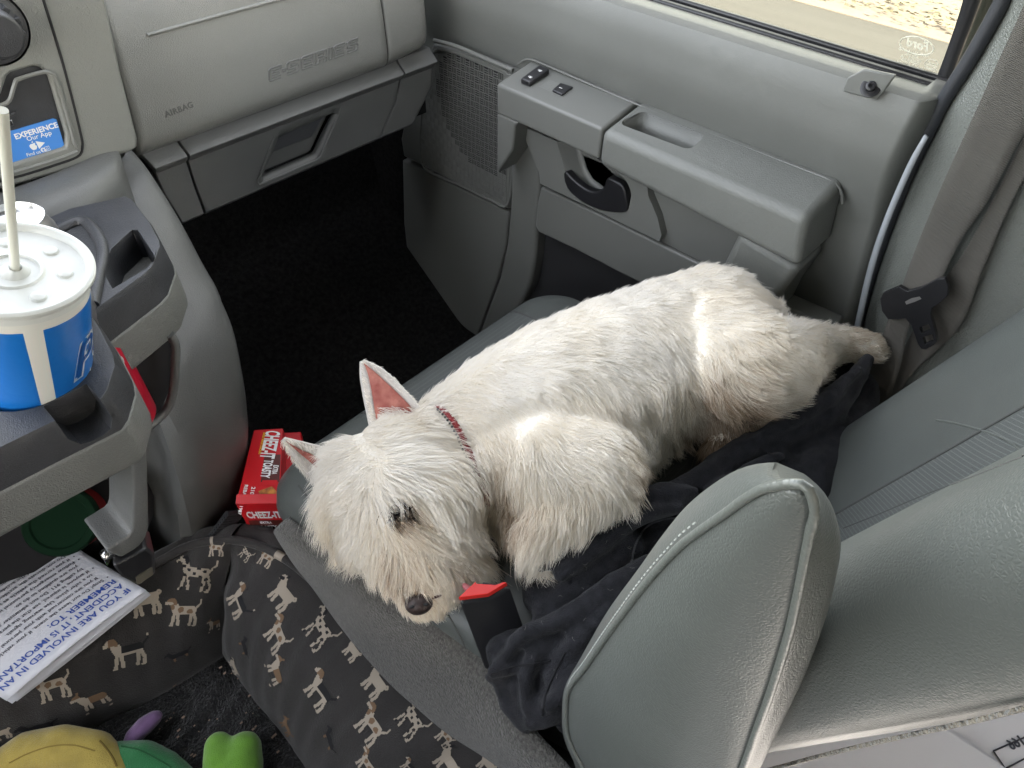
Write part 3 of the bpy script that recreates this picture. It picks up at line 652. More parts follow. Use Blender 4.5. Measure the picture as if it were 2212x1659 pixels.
# ================================================================ console below the stack
con = thing('centre_console', 'dark grey centre console with cup holder tiers and open storage bins', 'console', (.0, .65, -.3))
sil = [(276, 330, .93), (300, 350, .915), (330, 385, .885), (385, 472, .84), (441, 577, .80), (478, 645, .77), (504, 711, .75), (525, 805, .735), (537, 880, .735), (539, 940, .74), (533, 1020, .76), (512, 1100, .79), (470, 1180, .82), (440, 1240, .84)]
rows = []
for u, v, Y in sil:
    p = at(u, v, Y=Y); xs, z = p.x, p.z
    fr = max(0, min(1, (z+.1)/.35))
    r = [(xs+.01, Y+.3, z), (xs+.012, Y+.10, z), (xs+.005, Y+.02, z), (xs-.006, Y-.004, z), (xs-.03, Y-.018, z), (xs-.07, Y-.028, z), (xs-.13, Y-.034, z), (xs-.165, Y-.034+(.11 if z < .12 else 0), z), (-.3, Y-.034+(.16 if z < .12 else 0), z)]
    rows.append(r)
G = grid(rows, 50, 80)
gmesh('console_body', G, CONS, con, thick=.006)
# shoulder bulge under the stack
sh = [[(x, .93, .30-.0*x) for x in np.linspace(-.3, .29, 30)], [(x, .90, .315) for x in np.linspace(-.3, .275, 30)], [(x, .86, .332) for x in np.linspace(-.3, .262, 30)], [(x, .825, .333) for x in np.linspace(-.3, .252, 30)], [(x, .805, .322) for x in np.linspace(-.3, .244, 30)], [(x, .797, .30) for x in np.linspace(-.3, .24, 30)], [(x, .795, .26) for x in np.linspace(-.3, .236, 30)], [(x, .79, .2) for x in np.linspace(-.3, .23, 30)]]
A = np.array(sh); 
for i in range(A.shape[0]):      # round the right end away
    for j in range(30):
        t = max(0, (j-23)/6); A[i, j, 1] += .05*t**2.2; A[i, j, 2] -= .012*t**2
G = grid(A.tolist(), 30, 40); gmesh('console_shoulder', G, CONS, con, thick=.005)
# tiers
def zring(L, Z): return [at(u, v, Z=Z) for u, v in L]
def inset(P, d, dz=0):
    c = sum(P, Vector())/len(P); return [Vector((c.x+(p.x-c.x)*(1-d), c.y+(p.y-c.y)*(1-d), p.z+dz)) for p in P]
def loopmesh(name, rings, m, parent, bevel=0, cap0=True, cap1=True, keep=False):
    n = len(rings[0]); V = sum([list(r) for r in rings], []); Fc = []
    for k in range(len(rings)-1): Fc += [(k*n+i, k*n+(i+1) % n, (k+1)*n+(i+1) % n, (k+1)*n+i) for i in range(n)]
    if cap0: Fc.append(tuple(range(n)))
    if cap1: Fc.append(tuple(range(len(V)-1, len(V)-n-1, -1)))
    o = mesh(name, V, Fc, m, parent)
    if bevel: bev(o, bevel, 3, 40)
    return o
def tier(pa, Z, hole, holez, notch=None, x=0):
    P = zring(pa, Z)
    loopmesh('tier_band', [inset(P, -.005, 0), inset(P, .0, -.042), inset(P, .06, -.047)], BAND, con, .004)
    o = loopmesh('cup_tray', [inset(P, .01, -.004), inset(P, .012, .001), inset(P, .05, .026), inset(P, .09, .033), inset(P, .13, .033)], CHAR, con)
    cs_ = []
    if hole is not None:
        h = loopmesh('c', [[p+Vector((0, 0, .06)) for p in hole], [Vector((p.x, p.y, holez)) for p in inset(hole, .12)]], BLK, None); cs_.append(h)
    if notch is not None:
        c_ = MB(); c_.prism(notch[0], notch[1]); cs_.append(c_.build('c', BLK))
    cut(o, cs_); bev(o, .0035, 3, 40); wn(o); return o
cupc = at(25, 575, t=.5)
CUPX, CUPY, LIDZ = cupc.x, cupc.y, cupc.z
CAX = (Vector((0, 0, -1))-Vector((Xc[0], Yc[0], Zc[0]))*.30).normalized(); hcx = cupc+CAX*((LIDZ-.33)/-CAX.z)
circ = lambda x, y, z, r, n=36: [Vector((x+r*math.cos(a), y+r*math.sin(a), z)) for a in np.linspace(0, 2*math.pi, n, endpoint=False)]
ZB = .30
PA = [(-160, 1145), (100, 1010), (262, 928), (276, 908), (292, 850), (288, 825), (255, 760), (206, 690), (120, 650), (-160, 760)]
ntc = [Vector((x, .42, z)) for x, z in [(.021, .36), (.021, .314), (.026, .3045), (.034, .302), (.042, .302), (.050, .3045), (.055, .314), (.055, .36)]]
tier(PA, ZB, circ(hcx.x-.003, hcx.y, ZB, .043), ZB-.1, (ntc, (0, .095, 0)))
PB = [(60, 840), (234, 741), (345, 655), (362, 636), (378, 590), (376, 575), (352, 530), (312, 478), (296, 470), (170, 500), (40, 560)]
hb = [at(u, v, Z=ZB+.033) for u, v in [(228, 560), (238, 535), (285, 492), (298, 492), (335, 548), (336, 562), (320, 580), (240, 628), (225, 600)]]
tier(PB, ZB, hb, ZB-.02)
# small divider lip at left of the upper tray
b = MB(); b.tube(list(catm([at(u, v, Z=ZB+.034) for u, v in [(120, 500), (175, 478), (205, 500), (222, 545), (212, 600), (200, 660)]], 30)), .006, 10); b.build('tray_lip', CHAR, con)
# bin openings: flat black sheets stand in for the shade inside
b = MB(); b.prism([at(u, v, Y=.63) for u, v in [(240, 770), (374, 690), (372, 820), (350, 885), (300, 945), (240, 960)]], (0, .02, 0)); b.build('upper_bin_dark', BLKM, con, smooth=False)
b = MB(); b.tube(list(catm([at(u, v, Y=.612) for u, v in [(366, 722), (378, 742), (379, 780), (375, 840), (360, 885), (330, 915), (300, 938), (280, 952)]], 40)), .0048, 10); b.build('upper_bin_rim', CONS, con)
b = MB(); b.prism([at(u, v, Y=.80) for u, v in [(-160, 1040), (340, 900), (330, 1120), (290, 1190), (200, 1190), (-160, 1320)]], (0, .01, 0)); b.build('lower_bin_dark', BLKM, con, smooth=False)
# grey skin around lower bin (right leg bracket)
L = [(318, 960), (321, 1060), (322, 1110), (321, 1148), (303, 1180), (262, 1206)]; Rr = [(283, 985), (288, 1060), (287, 1100), (284, 1148), (262, 1168), (228, 1190)]
a = catm([at(u, v, Y=.50) for u, v in L], 24); c = catm([at(u, v, Y=.50) for u, v in Rr], 24)
o = gmesh('bin_bracket', np.array([a, c]), CONS, con, thick=.05); bev(o, .003, 3, 40)
o = None
# ---------------------------------------------------------------- cup
cup = thing('drink_cup', 'blue paper fountain drink cup with white lid, stripe and straw in the cup holder', 'cup', (CUPX, CUPY, LIDZ))
cup.rotation_euler = Vector((0, 0, -1)).rotation_difference(CAX).to_euler()
CW = mat('cup_paper_white', (.56, .55, .50), .45); CB = mat('cup_blue_print', (.008, .125, .42), .32, 'noise', 60, .0006, var=.06, coat=.2); LIDM = mat('white_lid_plastic', (.50, .51, .48), .3, 'noise', 50, .0008, spec=.5)
cz = LIDZ-.172; RB, RT = .0355, .0475
def cr(z): return lerp(RB, RT, (z-cz)/.165)
b = MB(); N = 96; zs_ = np.linspace(cz+.010, LIDZ-.022, 10)
prof_ = [(RB-.001, cz), (RB, cz+.001)]+[(cr(z), z) for z in zs_]+[(cr(LIDZ-.022)+.0002, LIDZ-.008)]
V = [(CUPX+r*math.cos(2*math.pi*k/N), CUPY+r*math.sin(2*math.pi*k/N), z) for r, z in prof_ for k in range(N)]; Fc = []; mi = []
a_str = math.atan2(at(70, 800, Y=.48).y-CUPY, at(70, 800, Y=.48).x-CUPX)
sa = math.degrees(a_str)
STR = -101
for i in range(len(prof_)-1):
    for k in range(N):
        Fc.append((i*N+k, i*N+(k+1) % N, (i+1)*N+(k+1) % N, (i+1)*N+k)); d = (math.degrees(2*math.pi*(k+.5)/N)-STR+180) % 360-180
        mi.append(0 if (abs(d) < 6.5 or i < 2 or i == len(prof_)-2) else 1)
Fc.append(tuple(range(N))); mi.append(0)
cb_ = mesh('cup_body', V, Fc, [CW, CB], cup, True, None, mi)
b = MB(); R = .0505
b.lathe([(R-.0042, -.022), (R-.004, -.014), (R-.0025, -.013), (R-.0025, -.006), (R, -.0055), (R+.0015, -.003), (R+.0015, -.0005), (R, .0008), (R-.0025, .0008), (R-.004, -.0005), (R-.0055, -.004), (R-.009, -.0048), (.020, -.0045), (.0185, -.003), (.017, -.003), (.016, -.0048), (.0035, -.0052), (0, -.0052)], (CUPX, CUPY, LIDZ), 96)
lid = b.build('cup_lid', LIDM, cup)
for a in (20, 75, 150, 215, 275, 330):
    a = math.radians(a); c_ = Vector((CUPX+.032*math.cos(a), CUPY+.032*math.sin(a), LIDZ-.0047)); b = MB()
    b.lathe([(.0055, 0), (.0045, .0016), (.002, .0022), (0, .0023)], c_, 20); b.build('lid_button', LIDM, lid)
sb_ = Vector((CUPX+.001, CUPY-.002, LIDZ-.004)); st_ = at(5, 238, t=.395); 
b = MB(); Ri = cup.rotation_euler.to_matrix().inverted(); st_ = cupc+Ri @ (st_-cupc); d_ = (st_-sb_); b.tube([sb_-d_*.1, st_, ], .0031, 20); b.build('straw', mat('straw_plastic', (.52, .52, .45), .35), cup)
b = MB(); b.lathe([(.010, 0), (.006, .004), (.0042, .007)], sb_+Vector((0, 0, -.001)), 24, axis=d_.normalized()); b.build('straw_crumple', LIDM, lid)
def wrapcup(z0, a0):
    def f(co):
        z = z0+co.y; r = cr(z)+.0004+co.z*.3; a = a0+co.x/r; return Vector((CUPX+r*math.cos(a), CUPY+r*math.sin(a), z))
    return f
def cuptext(s, z0, deg, size, **k):
    f = wrapcup(z0, math.radians(deg)); 
    c = bpy.data.curves.new('t', 'FONT'); c.body = s; c.size = size; c.extrude = .0002; c.shear = .25; c.space_character = .9
    c.fill_mode = 'BOTH'; c.bevel_depth = 0; c.offset = .0008
    o = bpy.data.objects.new('t', c); S.collection.objects.link(o); dg = bpy.context.evaluated_depsgraph_get(); dg.update(); me = bpy.data.meshes.new_from_object(o.evaluated_get(dg)); bpy.data.objects.remove(o)
    return me, f
def addcup(s, z0, deg, size, m, lift, off):
    c = bpy.data.curves.new('t', 'FONT'); c.body = s; c.size = size; c.extrude = .0001; c.shear = .25; c.offset = off; c.space_character = 1.05
    o = bpy.data.objects.new('t', c); S.collection.objects.link(o); dg = bpy.context.evaluated_depsgraph_get(); dg.update(); me = bpy.data.meshes.new_from_object(o.evaluated_get(dg)); bpy.data.objects.remove(o)
    V = []
    for v in me.vertices:
        z = z0+v.co.y; r = cr(z)+lift; a = math.radians(deg)+v.co.x/r; V.append((CUPX+r*math.cos(a), CUPY+r*math.sin(a), z))
    m2 = bpy.data.meshes.new('cup_lettering'); m2.from_pydata(V, [], [tuple(p.vertices) for p in me.polygons]); link('cup_lettering', m2, m, cb_, False)
addcup('Po', LIDZ-.092, -74, .050, WHT, .0004, .0024); addcup('Po', LIDZ-.092, -74, .050, CB, .0007, -.0002)
sw_ = []
for t in np.linspace(0, 1, 14):
    z = LIDZ-.102-.012*math.sin(t*2.2); r = cr(z)+.0005; a = math.radians(-76+t*34); sw_.append((CUPX+r*math.cos(a), CUPY+r*math.sin(a), z+.014*t*t))
b = MB(); b.tube(sw_, .0009, 6); b.build('cup_swoosh', WHT, cb_)
st = []
z = LIDZ-.135; r = cr(z)+.0005; b = MB(); P = []
for x_, y_ in [(-.012, .006), (0, .002), (.006, -.008), (-.001, -.004), (-.012, -.006)]:
    a = math.radians(-136)+x_/r; P.append(Vector((CUPX+(r)*math.cos(a), CUPY+(r)*math.sin(a), z+y_)))
b.prism(P, (-.0003, -.0003, 0)); b.build('cup_star', WHT, cb_, smooth=False)
# ================================================================ passenger seat
seat = thing('passenger_seat', 'grey vinyl front passenger seat with stitched insert and raised armrest', 'seat', (.48, .3, -.35))
def rr(cx, cy, hx, hy, r, n=24, z=0):
    P = []
    for (sx, sy, a0) in ((1, 1, 0), (-1, 1, 90), (-1, -1, 180), (1, -1, 270)):
        for k in range(n):
            a = math.radians(a0+90*k/(n-1)); P.append((cx+sx*(hx-r)+r*math.cos(a), cy+sy*(hy-r)+r*math.sin(a), z))
    # densify straight runs
    Q = []
    m = len(P)
    for i in range(m):
        a, b_ = np.array(P[i]), np.array(P[(i+1) % m]); L = np.linalg.norm(b_-a); k = max(1, int(L/.02))
        for j in range(k): Q.append(a+(b_-a)*j/k)
    return np.array(Q)
base = rr(.490, .30, .290, .325, .075)
cx, cy = .492, .30
def cush(d, z):      # inset ring by distance d (approx.)
    Q = base.copy(); Q[:, 0] = cx+(Q[:, 0]-cx)*(1-d/.287); Q[:, 1] = cy+(Q[:, 1]-cy)*(1-d/.325)
    for i, q in enumerate(Q):
        wq = max(0, min(1, (.35-q[0])/.12)); Q[i, 0] += -wq*(q[1]-.37)*.13
        dip = -.012*math.exp(-((q[0]-.5)/.13)**2-((q[1]-.25)/.16)**2) if d > .03 else 0
        Q[i, 2] = z+dip+(.012*max(0, (q[1]-.45)/.15) if d > .02 else 0)-.03*max(0, (q[1]-.5)/.12)**2*(1 if d > .02 else .3)*.5
    return Q
rings = [cush(.012, -.16), cush(.003, -.10), cush(0, -.055), cush(.004, -.032), cush(.014, -.014), cush(.03, -.004), cush(.05, .001)]+[cush(d, .002+.006*math.sin(min(1, (d-.05)/.1)*1.57)) for d in np.linspace(.075, .286, 22)]
G = np.array(rings)
LEAI = mat('ribbed_insert_vinyl', (.095, .103, .099), .42, 'noise', 1100, .001)
cus = gmesh('seat_cushion', G, [LEA, LEAI], seat, close_u=True)
nu = G.shape[1]
for p in cus.data.polygons:
    c = p.center
    if .345 < c.x < .66 and c.y > -.1 and c.z > -.06: p.material_index = 1
stripes(LEAI, (0, 1, 0), .0085, .16, (.09, .098, .093), (.125, .135, .128))
cb2 = None
def on_cushion(x, y): 
    global cb2
    if cb2 is None: cb2 = bvh(cus)
    h = cb2.ray_cast(Vector((x, y, .4)), Vector((0, 0, -1))); return h[0] if h[0] else Vector((x, y, -.01))
def seam(name, xy, r, m, lift=0, n=60):
    P = [on_cushion(x, y)+Vector((0, 0, lift)) for x, y in catm([(x, y) for x, y in xy], n)]; b = MB(); b.tube(P, r, 8); return b.build(name, m, seat)
seam('seam', [(.345, .60), (.35, .5), (.35, .1)], .0014, SEAM); seam('seam', [(.655, .60), (.655, .5), (.655, .1)], .0014, SEAM)
P0 = [at(u, v, Z=-.002) for u, v in [(645, 1048), (668, 1077), (717, 1108), (830, 1195), (950, 1300), (1010, 1380)]]
seam('side_seam', [(max(.205, p.x), p.y) for p in P0], .0014, SEAM)
# carpeted side skirt
top = [(610, 1128), (630, 1148), (662, 1170), (719, 1203), (817, 1278), (915, 1337), (970, 1372), (1036, 1430), (1085, 1500), (1125, 1579), (1202, 1665), (1260, 1740)]
bot = [(604, 1150), (618, 1184), (642, 1222), (680, 1270), (735, 1348), (790, 1418), (850, 1482), (910, 1535), (970, 1582), (1030, 1620), (1075, 1650), (1140, 1700)]
a = catm([at(u, v, Z=-.036) for u, v in top], 90); c = catm([at(u, v, Z=-.17) for u, v in bot], 90)
a0 = a+np.array([.012, -.002, .003]); m1 = a*.9+c*.1+np.array([-.010, 0, .0]); m2 = a*.5+c*.5+np.array([-.012, 0, 0]); m3 = a*.12+c*.88+np.array([-.006, 0, 0]); c2 = c+np.array([.03, 0, -.006]); c3 = c+np.array([.05, 0, -.14])
G = np.array([a0, a+np.array([.002, 0, .001]), m1, m2, m3, c, c2, c3]); G = grid([g.tolist() for g in G], 90, 40)
skirt = gmesh('carpet_skirt', G, CARP, seat, thick=.004)
# under-frame
b = MB(); b.box((.24, .06, -.42), (.74, .54, -.10)); b.build('seat_base', BLKM, seat, bevel=.01)
# backrest: cross-sections up the reclined axis
def backy(z, x=.2): return lerp(.113-.30*z, .066-.34*z, min(1, max(0, (x-.2)/.55)))
rows = []
for z in np.linspace(-.04, .80, 44):
    y0 = 0; t = (z+.04)/.84
    bo = .030*(1-.15*t); wI = .205; wO = .772-.02*t
    tap = .0 if z > .04 else (.04-z)*.6
    sec = [(wI+.002, y0-.050), (wI-.006, y0-.036), (wI-.004, y0-.01), (wI+.004, y0+.010), (wI+.022, y0+bo-.003), (wI+.045, y0+bo), (wI+.080, y0+bo*.7), (wI+.105, y0-.018), (wI+.13, y0-.042), (.5, y0-.055), (wO-.20, y0-.045), (wO-.165, y0-.030), (wO-.12, y0-.0), (wO-.065, y0+bo*1.05), (wO-.025, y0+bo*1.0), (wO, y0), (wO+.003, y0-.04), (wO-.01, y0-.085), (.6, y0-.09), (.42, y0-.075), (wI+.03, y0-.060)]
    rows.append([(x, backy(z, x)+y-tap, z) for x, y in sec])
def catclosed(P, n):
    P = [list(p) for p in P]; Q = P[-3:]+P+P[:3]; A = catm(Q, 4*n)
    # keep only the middle loop
    a = np.array(P[0]); i0 = int(np.argmin(np.linalg.norm(A[:2*n]-a, axis=1))); i1 = 2*n+int(np.argmin(np.linalg.norm(A[2*n:]-a, axis=1)))
    return catm(A[i0:i1+1][:-1:2].tolist(), n)
G = np.array([catclosed(r, 150) for r in rows])
bk = gmesh('backrest', G, [LEA, LEAI], seat, close_u=True)
LEAB = mat('ribbed_back_vinyl', (.235, .255, .25), .42, 'noise', 1100, .001); 
def stripe_axis():
    p = np.array([.5, backy(.25, .5)-.045, .25]); T1 = np.array([0, -.31, .95]); X1 = np.array([1., 0, 0]); e = 1e-3
    def im(q):
        d = q-CAM; c = [d@np.array([Xc[0], Yc[0], Zc[0]]), d@np.array([Xc[1], Yc[1], Zc[1]]), d@np.array([Xc[2], Yc[2], Zc[2]])]; return np.array([F*c[0]/-c[2], -F*c[1]/-c[2]])
    J_ = np.stack([(im(p+T1*e)-im(p))/e, (im(p+X1*e)-im(p))/e], 1); a, b_ = np.linalg.solve(J_, np.array([53., 45.])); d = T1*a+X1*b_; d /= np.linalg.norm(d); nrm_ = np.cross(T1, X1); return np.cross(d, nrm_/np.linalg.norm(nrm_))
stripes(LEAB, tuple(stripe_axis()), .0042, .17, (.088, .096, .091), (.16, .172, .165)); bk.data.materials.append(LEAB)
for p in bk.data.polygons:
    c = p.center; y0 = backy(c.z, c.x)
    if .325 < c.x < .603 and c.y > y0-.075: p.material_index = 2
bb = bvh(bk)
def on_back(u, v, lift=.0):
    h = hit(bb, u, v)
    return h[0]+h[1]*lift if h else at(u, v, Y=0.01)
def backseam(name, L, r, m, n=50, lift=0):
    P = [on_back(u, v, lift) for u, v in catm(L, n)]; b = MB(); b.tube(P, r, 8); return b.build(name, m, seat)
backseam('seam', [(1822, 1141), (1900, 1110), (2000, 1068), (2100, 1030), (2210, 986)], .0008, SEAM, lift=-.0003)
xs_ = [(.318, z) for z in np.linspace(.05, .75, 40)]
for X_ in (.325, .603):
    P = []
    for z in np.linspace(.03, .74, 50):
        h = bb.ray_cast(Vector((X_, .4, z)), Vector((0, -1, 0)))
        if h[0]: P.append(h[0])
    b = MB(); b.tube(P, .0013, 8); b.build('seam', SEAM, seat)
# lumbar panel arc
P = []
for t in np.linspace(0, 1, 40):
    x = .35+.29*t; z = .30-.10*(2*t-1)**2+.02
    h = bb.ray_cast(Vector((x, .4, z)), Vector((0, -1, 0)))
    if h[0]: P.append(h[0])
b = MB(); b.tube(P, .0012, 8); b.build('seam', PIPE, seat)
# fuzzy carpet edge at the rear of the backrest
ed = catm([at(u, v, X=.2) for u, v in [(1560, 1690), (1660, 1662), (1800, 1625), (1950, 1590), (2100, 1557), (2240, 1522)]], 60)
e2_ = ed+np.array([.001, -.0015, -.001]); 
G = np.array([ed+np.array([-.0004, .0012, .0005]), ed+np.array([-.0016, .0, .0]), ed+np.array([-.0008, -.0008, -.0005]), ed+np.array([.001, -.0010, -.0005])])
gmesh('back_carpet', G, mat('beige_carpet', (.30, .27, .22), .95, 'noise', 300, .012, var=.3, vscale=200, sheen=.4), seat, thick=.0012)
# ---- armrest, raised beside the backrest
aL = [(1704, 1039), (1680, 1044), (1634, 1060), (1571, 1104), (1493, 1159), (1454, 1194), (1384, 1274), (1314, 1369), (1262, 1444), (1234, 1481), (1226, 1516), (1230, 1586), (1265, 1659), (1330, 1750), (1400, 1830)]
aR = [(1740, 1043), (1752, 1051), (1761, 1062), (1765, 1090), (1760, 1115), (1753, 1148), (1740, 1215), (1725, 1288), (1704, 1376), (1665, 1498), (1640, 1565), (1606, 1659), (1570, 1740), (1530, 1800), (1480, 1850)]
sL = [(1688, 1000), (1655, 998), (1606, 1008), (1543, 1043), (1482, 1094), (1430, 1160), (1384, 1226), (1314, 1323), (1262, 1415), (1230, 1474), (1222, 1516), (1224, 1590), (1256, 1665), (1322, 1760), (1400, 1850)]
sR = [(1730, 1019), (1750, 1034), (1785, 1064), (1800, 1095), (1812, 1135), (1818, 1166), (1815, 1205), (1809, 1236), (1788, 1323), (1743, 1446), (1697, 1544), (1641, 1659), (1600, 1740), (1560, 1800), (1490, 1870)]
n = 60; XP = .168
PLp = catm([at(u, v, X=XP) for u, v in aL], n); PRp = catm([at(u, v, X=XP) for u, v in aR], n)
SLp = catm([at(u, v, X=.192) for u, v in sL], n); SRp = catm([at(u, v, X=.192) for u, v in sR], n)
rows = []
for i in range(n):
    a, c, s, d = PLp[i], PRp[i], SLp[i], SRp[i]; wdt = np.linalg.norm(c-a); bu = min(.012, wdt*.16)
    mid = [a+(c-a)*t+np.array([-bu*(1-(2*t-1)**2)-.001, 0, 0]) for t in (.08, .25, .42, .58, .75, .92)]
    rd = (d+s)/2-CAM; rd = rd/np.linalg.norm(rd); back = [d+(s-d)*t+rd*.035 for t in (.12, .5, .88)]
    rows.append([s, (s+a)/2+np.array([-.004, .001, .002]), a]+mid+[c, (c+d)/2+np.array([-.002, -.001, 0]), d]+back)
G = np.array([catclosed(r, 72) for r in rows])
G = grid([g.tolist() for g in G], 0, 110)
arm_ = gmesh('armrest', G, LEA, seat, close_u=True)
me = arm_.data; bm = bmesh.new(); bm.from_mesh(me); bmesh.ops.holes_fill(bm, edges=[e for e in bm.edges if e.is_boundary]); bmesh.ops.recalc_face_normals(bm, faces=bm.faces); bm.to_mesh(me); bm.free()
m = arm_.modifiers.new('s', 'SMOOTH'); m.iterations = 7
b = MB(); off = np.array([-.0012, 0, 0]); pth = np.vstack([catm((PLp+off).tolist(), 120)[::-1], catm((PRp+off).tolist(), 120)]); b.tube(list(catm(pth[::3].tolist(), 260)), .0019, 10); b.build('armrest_piping', PIPE, seat)
b = MB()
st1 = catm((PLp+np.array([.004, .0015, .002])).tolist(), 220)
for i in range(26, 218, 2): b.tube([st1[i]*.5+st1[i]*.5+np.array([-.0028, .001, .001]), st1[i+1]+np.array([-.0028, .001, .001])], .0004, 5)
b.build('armrest_stitching', mat('pale_thread', (.45, .46, .44), .6), seat)
# ---- buckle
bt = [at(u, v, Z=.062) for u, v in [(988, 1299), (1060, 1292), (1104, 1264), (1035, 1256)]]
dn = at(1066, 1460, Z=-.045)-(bt[0]+bt[1])/2
dn = Vector((.012, -.075, -.10))
dn = at(1046, 1450, X=.212)-bt[0]
b = MB(); b.prism(bt, dn); bu_ = b.build('belt_buckle', BLK, seat, bevel=.004, seg=4)
zt = Vector((0, 0, .0016)); q = [bt[0].lerp(bt[2], .06), bt[1].lerp(bt[3], .06), bt[2].lerp(bt[0], .06), bt[3].lerp(bt[1], .06)]
up_ = -dn.normalized()
REDB = mat('red_button', (.62, .02, .015), .35)
b = MB(); f = lambda s, t: q[0].lerp(q[1], s).lerp(q[3].lerp(q[2], s), t)+up_*.0008
b.prism([f(0, -.05), f(1, -.05), f(1, 1), f(.88, 1), f(.78, .74), f(.10, .74), f(0, .85)], up_*.0045); b.build('release_button', REDB, bu_, bevel=.0006)
b = MB()
for k in range(14):
    s = .2+.58*k/13; b.tube([f(s, .58)+up_*.001, f(s, .95)+up_*.001], .0007, 6)
b.build('slot_ridges', CHAR, bu_)
# ================================================================ cans, jar, cracker box etc.
def can(name, label, cat_, c, r, h, mbody, mtop, axis=(0, 0, 1)):
    t = thing(name, label, cat_, c)
    b = MB(); b.lathe([(r*.82, 0), (r*.9, .002), (r, .008), (r, h-.012), (r*.88, h-.003), (r*.86, h)], c, 48, axis=axis); o = b.build('can_body', mbody, t)
    b = MB(); b.lathe([(r*.86, h), (r*.9, h+.0015), (r*.86, h+.002), (r*.80, h-.003), (0, h-.003)], c, 48, axis=axis); b.build('can_lid', mtop, t); return t, o
REDC = mat('red_can_print', (.45, .01, .03), .28, metal=.2)
cc = at(292, 915, Y=.585); cc = Vector((cc.x, cc.y+.03, cc.z-.02))
t, cbod = can('energy_can', 'red printed can standing in the upper storage bin of the console', 'can', cc, .030, .115, REDC, CHRM)
camx = Vector((0-cc.x, 0-cc.y, 0)); a0 = math.atan2(camx.y, camx.x)
for z, s, da, sz in [(.088, '140', -.25, .015), (.035, 'H', -.2, .02)]:
    c = bpy.data.curves.new('t', 'FONT'); c.body = s; c.size = sz; c.extrude = .0001; c.offset = .0003
    o = bpy.data.objects.new('t', c); S.collection.objects.link(o); dg = bpy.context.evaluated_depsgraph_get(); dg.update(); me = bpy.data.meshes.new_from_object(o.evaluated_get(dg)); bpy.data.objects.remove(o)
    V = [(cc.x+.0305*math.cos(a0+da+.35+v.co.x/.0305), cc.y+.0305*math.sin(a0+da+.35+v.co.x/.0305), cc.z+z+v.co.y) for v in me.vertices]
    m2 = bpy.data.meshes.new('can_print'); m2.from_pydata(V, [], [tuple(p.vertices) for p in me.polygons]); link('can_print', m2, WHT, cbod, False)
# silver can behind the cup
kc = at(15, 480, Y=.62); t, o = can('drink_can', 'bare silver drink can standing behind the blue cup', 'can', (kc.x, kc.y, kc.z-.12), .031, .12, mat('can_alu', (.5, .5, .52), .3, metal=.9), CHRM)
# red jar with green lid
jc = at(146, 1122, Y=.76); jar = thing('snack_jar', 'red snack jar with dark green lid lying in the lower bin', 'jar', jc)
ax = Vector((-.25, -.62, .74)).normalized(); jc = jc-ax*.03
b = MB(); b.lathe([(0, 0), (.038, 0), (.042, .004), (.040, .045), (.038, .052)], jc, 40, axis=ax); b.build('jar_body', mat('jar_red', (.12, .005, .005), .6, spec=.2), jar)
b = MB(); b.lathe([(.0435, .048), (.0435, .060), (.041, .063), (.034, .063), (.032, .060), (0, .060)], jc, 40, axis=ax); b.build('jar_lid', mat('jar_green', (.003, .014, .006), .9, spec=.1), jar)
# ---- cracker box
cbx = thing('cracker_box', 'red cracker box standing upright in the gap between console and seat', 'box', at(560, 1150, Z=-.2))
Zt = -.12
top = [at(u, v, Z=Zt) for u, v in [(509, 1089), (604, 1088)]]
# leaning lid face: the big panel leans away from the camera
pA, pB = top
pC = at(611, 925, Z=-.085); pD = at(548, 928, Z=-.085)
dv = at(512, 1165, Z=-.20)-pA; dv = Vector((0.004, .006, -.11))
b = MB(); b.prism([pA, pB, pC, pD], dv); b.build('carton', RED, cbx, bevel=.0015)
# flap ridge
b = MB(); b.prism([pA+Vector((0, -.0005, .0006)), pB+Vector((0, -.0005, .0006)), pB.lerp(pC, .1)+Vector((0, 0, .004)), pA.lerp(pD, .1)+Vector((0, 0, .004))], (0, 0, .001)); b.build('flap', RED, cbx)
nT = (pB-pA).cross(pD-pA).normalized()
def face(s, t, l=.0008): return pA.lerp(pB, s).lerp(pD.lerp(pC, s), t)+nT*l
xd = (pA-pD).normalized(); upd = (pB-pA).normalized()
def ft(s, a, t, size, m=WHT, bold=.0005, shear=0, d=.0002, fit=None): text('carton_text', s, face(a, t), xd, upd, size, m, cbx, depth=d, bold=bold, shear=shear, lift=.0002, fit=fit)
HL = (pD-pA).length; ft('CHEEZ-IT', .46, .975, .030, bold=.0009, fit=HL*.38)
ft('EXTRA', .80, .50, .0105, bold=.0002, fit=HL*.12); ft('TOASTY', .53, .575, .0185, bold=.0006, fit=HL*.24)
b = MB(); b.prism([face(a, t, .0004) for a, t in [(.50, .64), (.97, .64), (.97, .28), (.50, .28)]], nT*.0002); b.build('brown_patch', mat('brown_print', (.08, .015, .012), .4), cbx, smooth=False)
for a, t in [(.40, .94), (.40, .86), (.40, .78)]: pass
ft('BAKED SNACK CRACKERS', .36, .95, .005, YEL, .0001, fit=HL*.30)
ft('REBAKED 1987', .12, .25, .007, bold=.0001); ft('2105 S', .30, .22, .008, bold=.0001)
b = MB(); b.prism([face(a, t, .0008) for a, t in [(.48, .16), (.80, .22), (.98, .12), (.62, .02)]], nT*.0006); b.build('cracker_print', mat('cracker_orange', (.55, .22, .03), .6, 'noise', 200, .001, col2=(.15, .03, .01), vscale=90), cbx, smooth=False)
b = MB(); b.prism([face(a, t, .0008) for a, t in [(.54, .30), (.92, .30), (.92, .24), (.54, .24)]], nT*.0003); b.build('print_strip', RED, cbx, smooth=False)
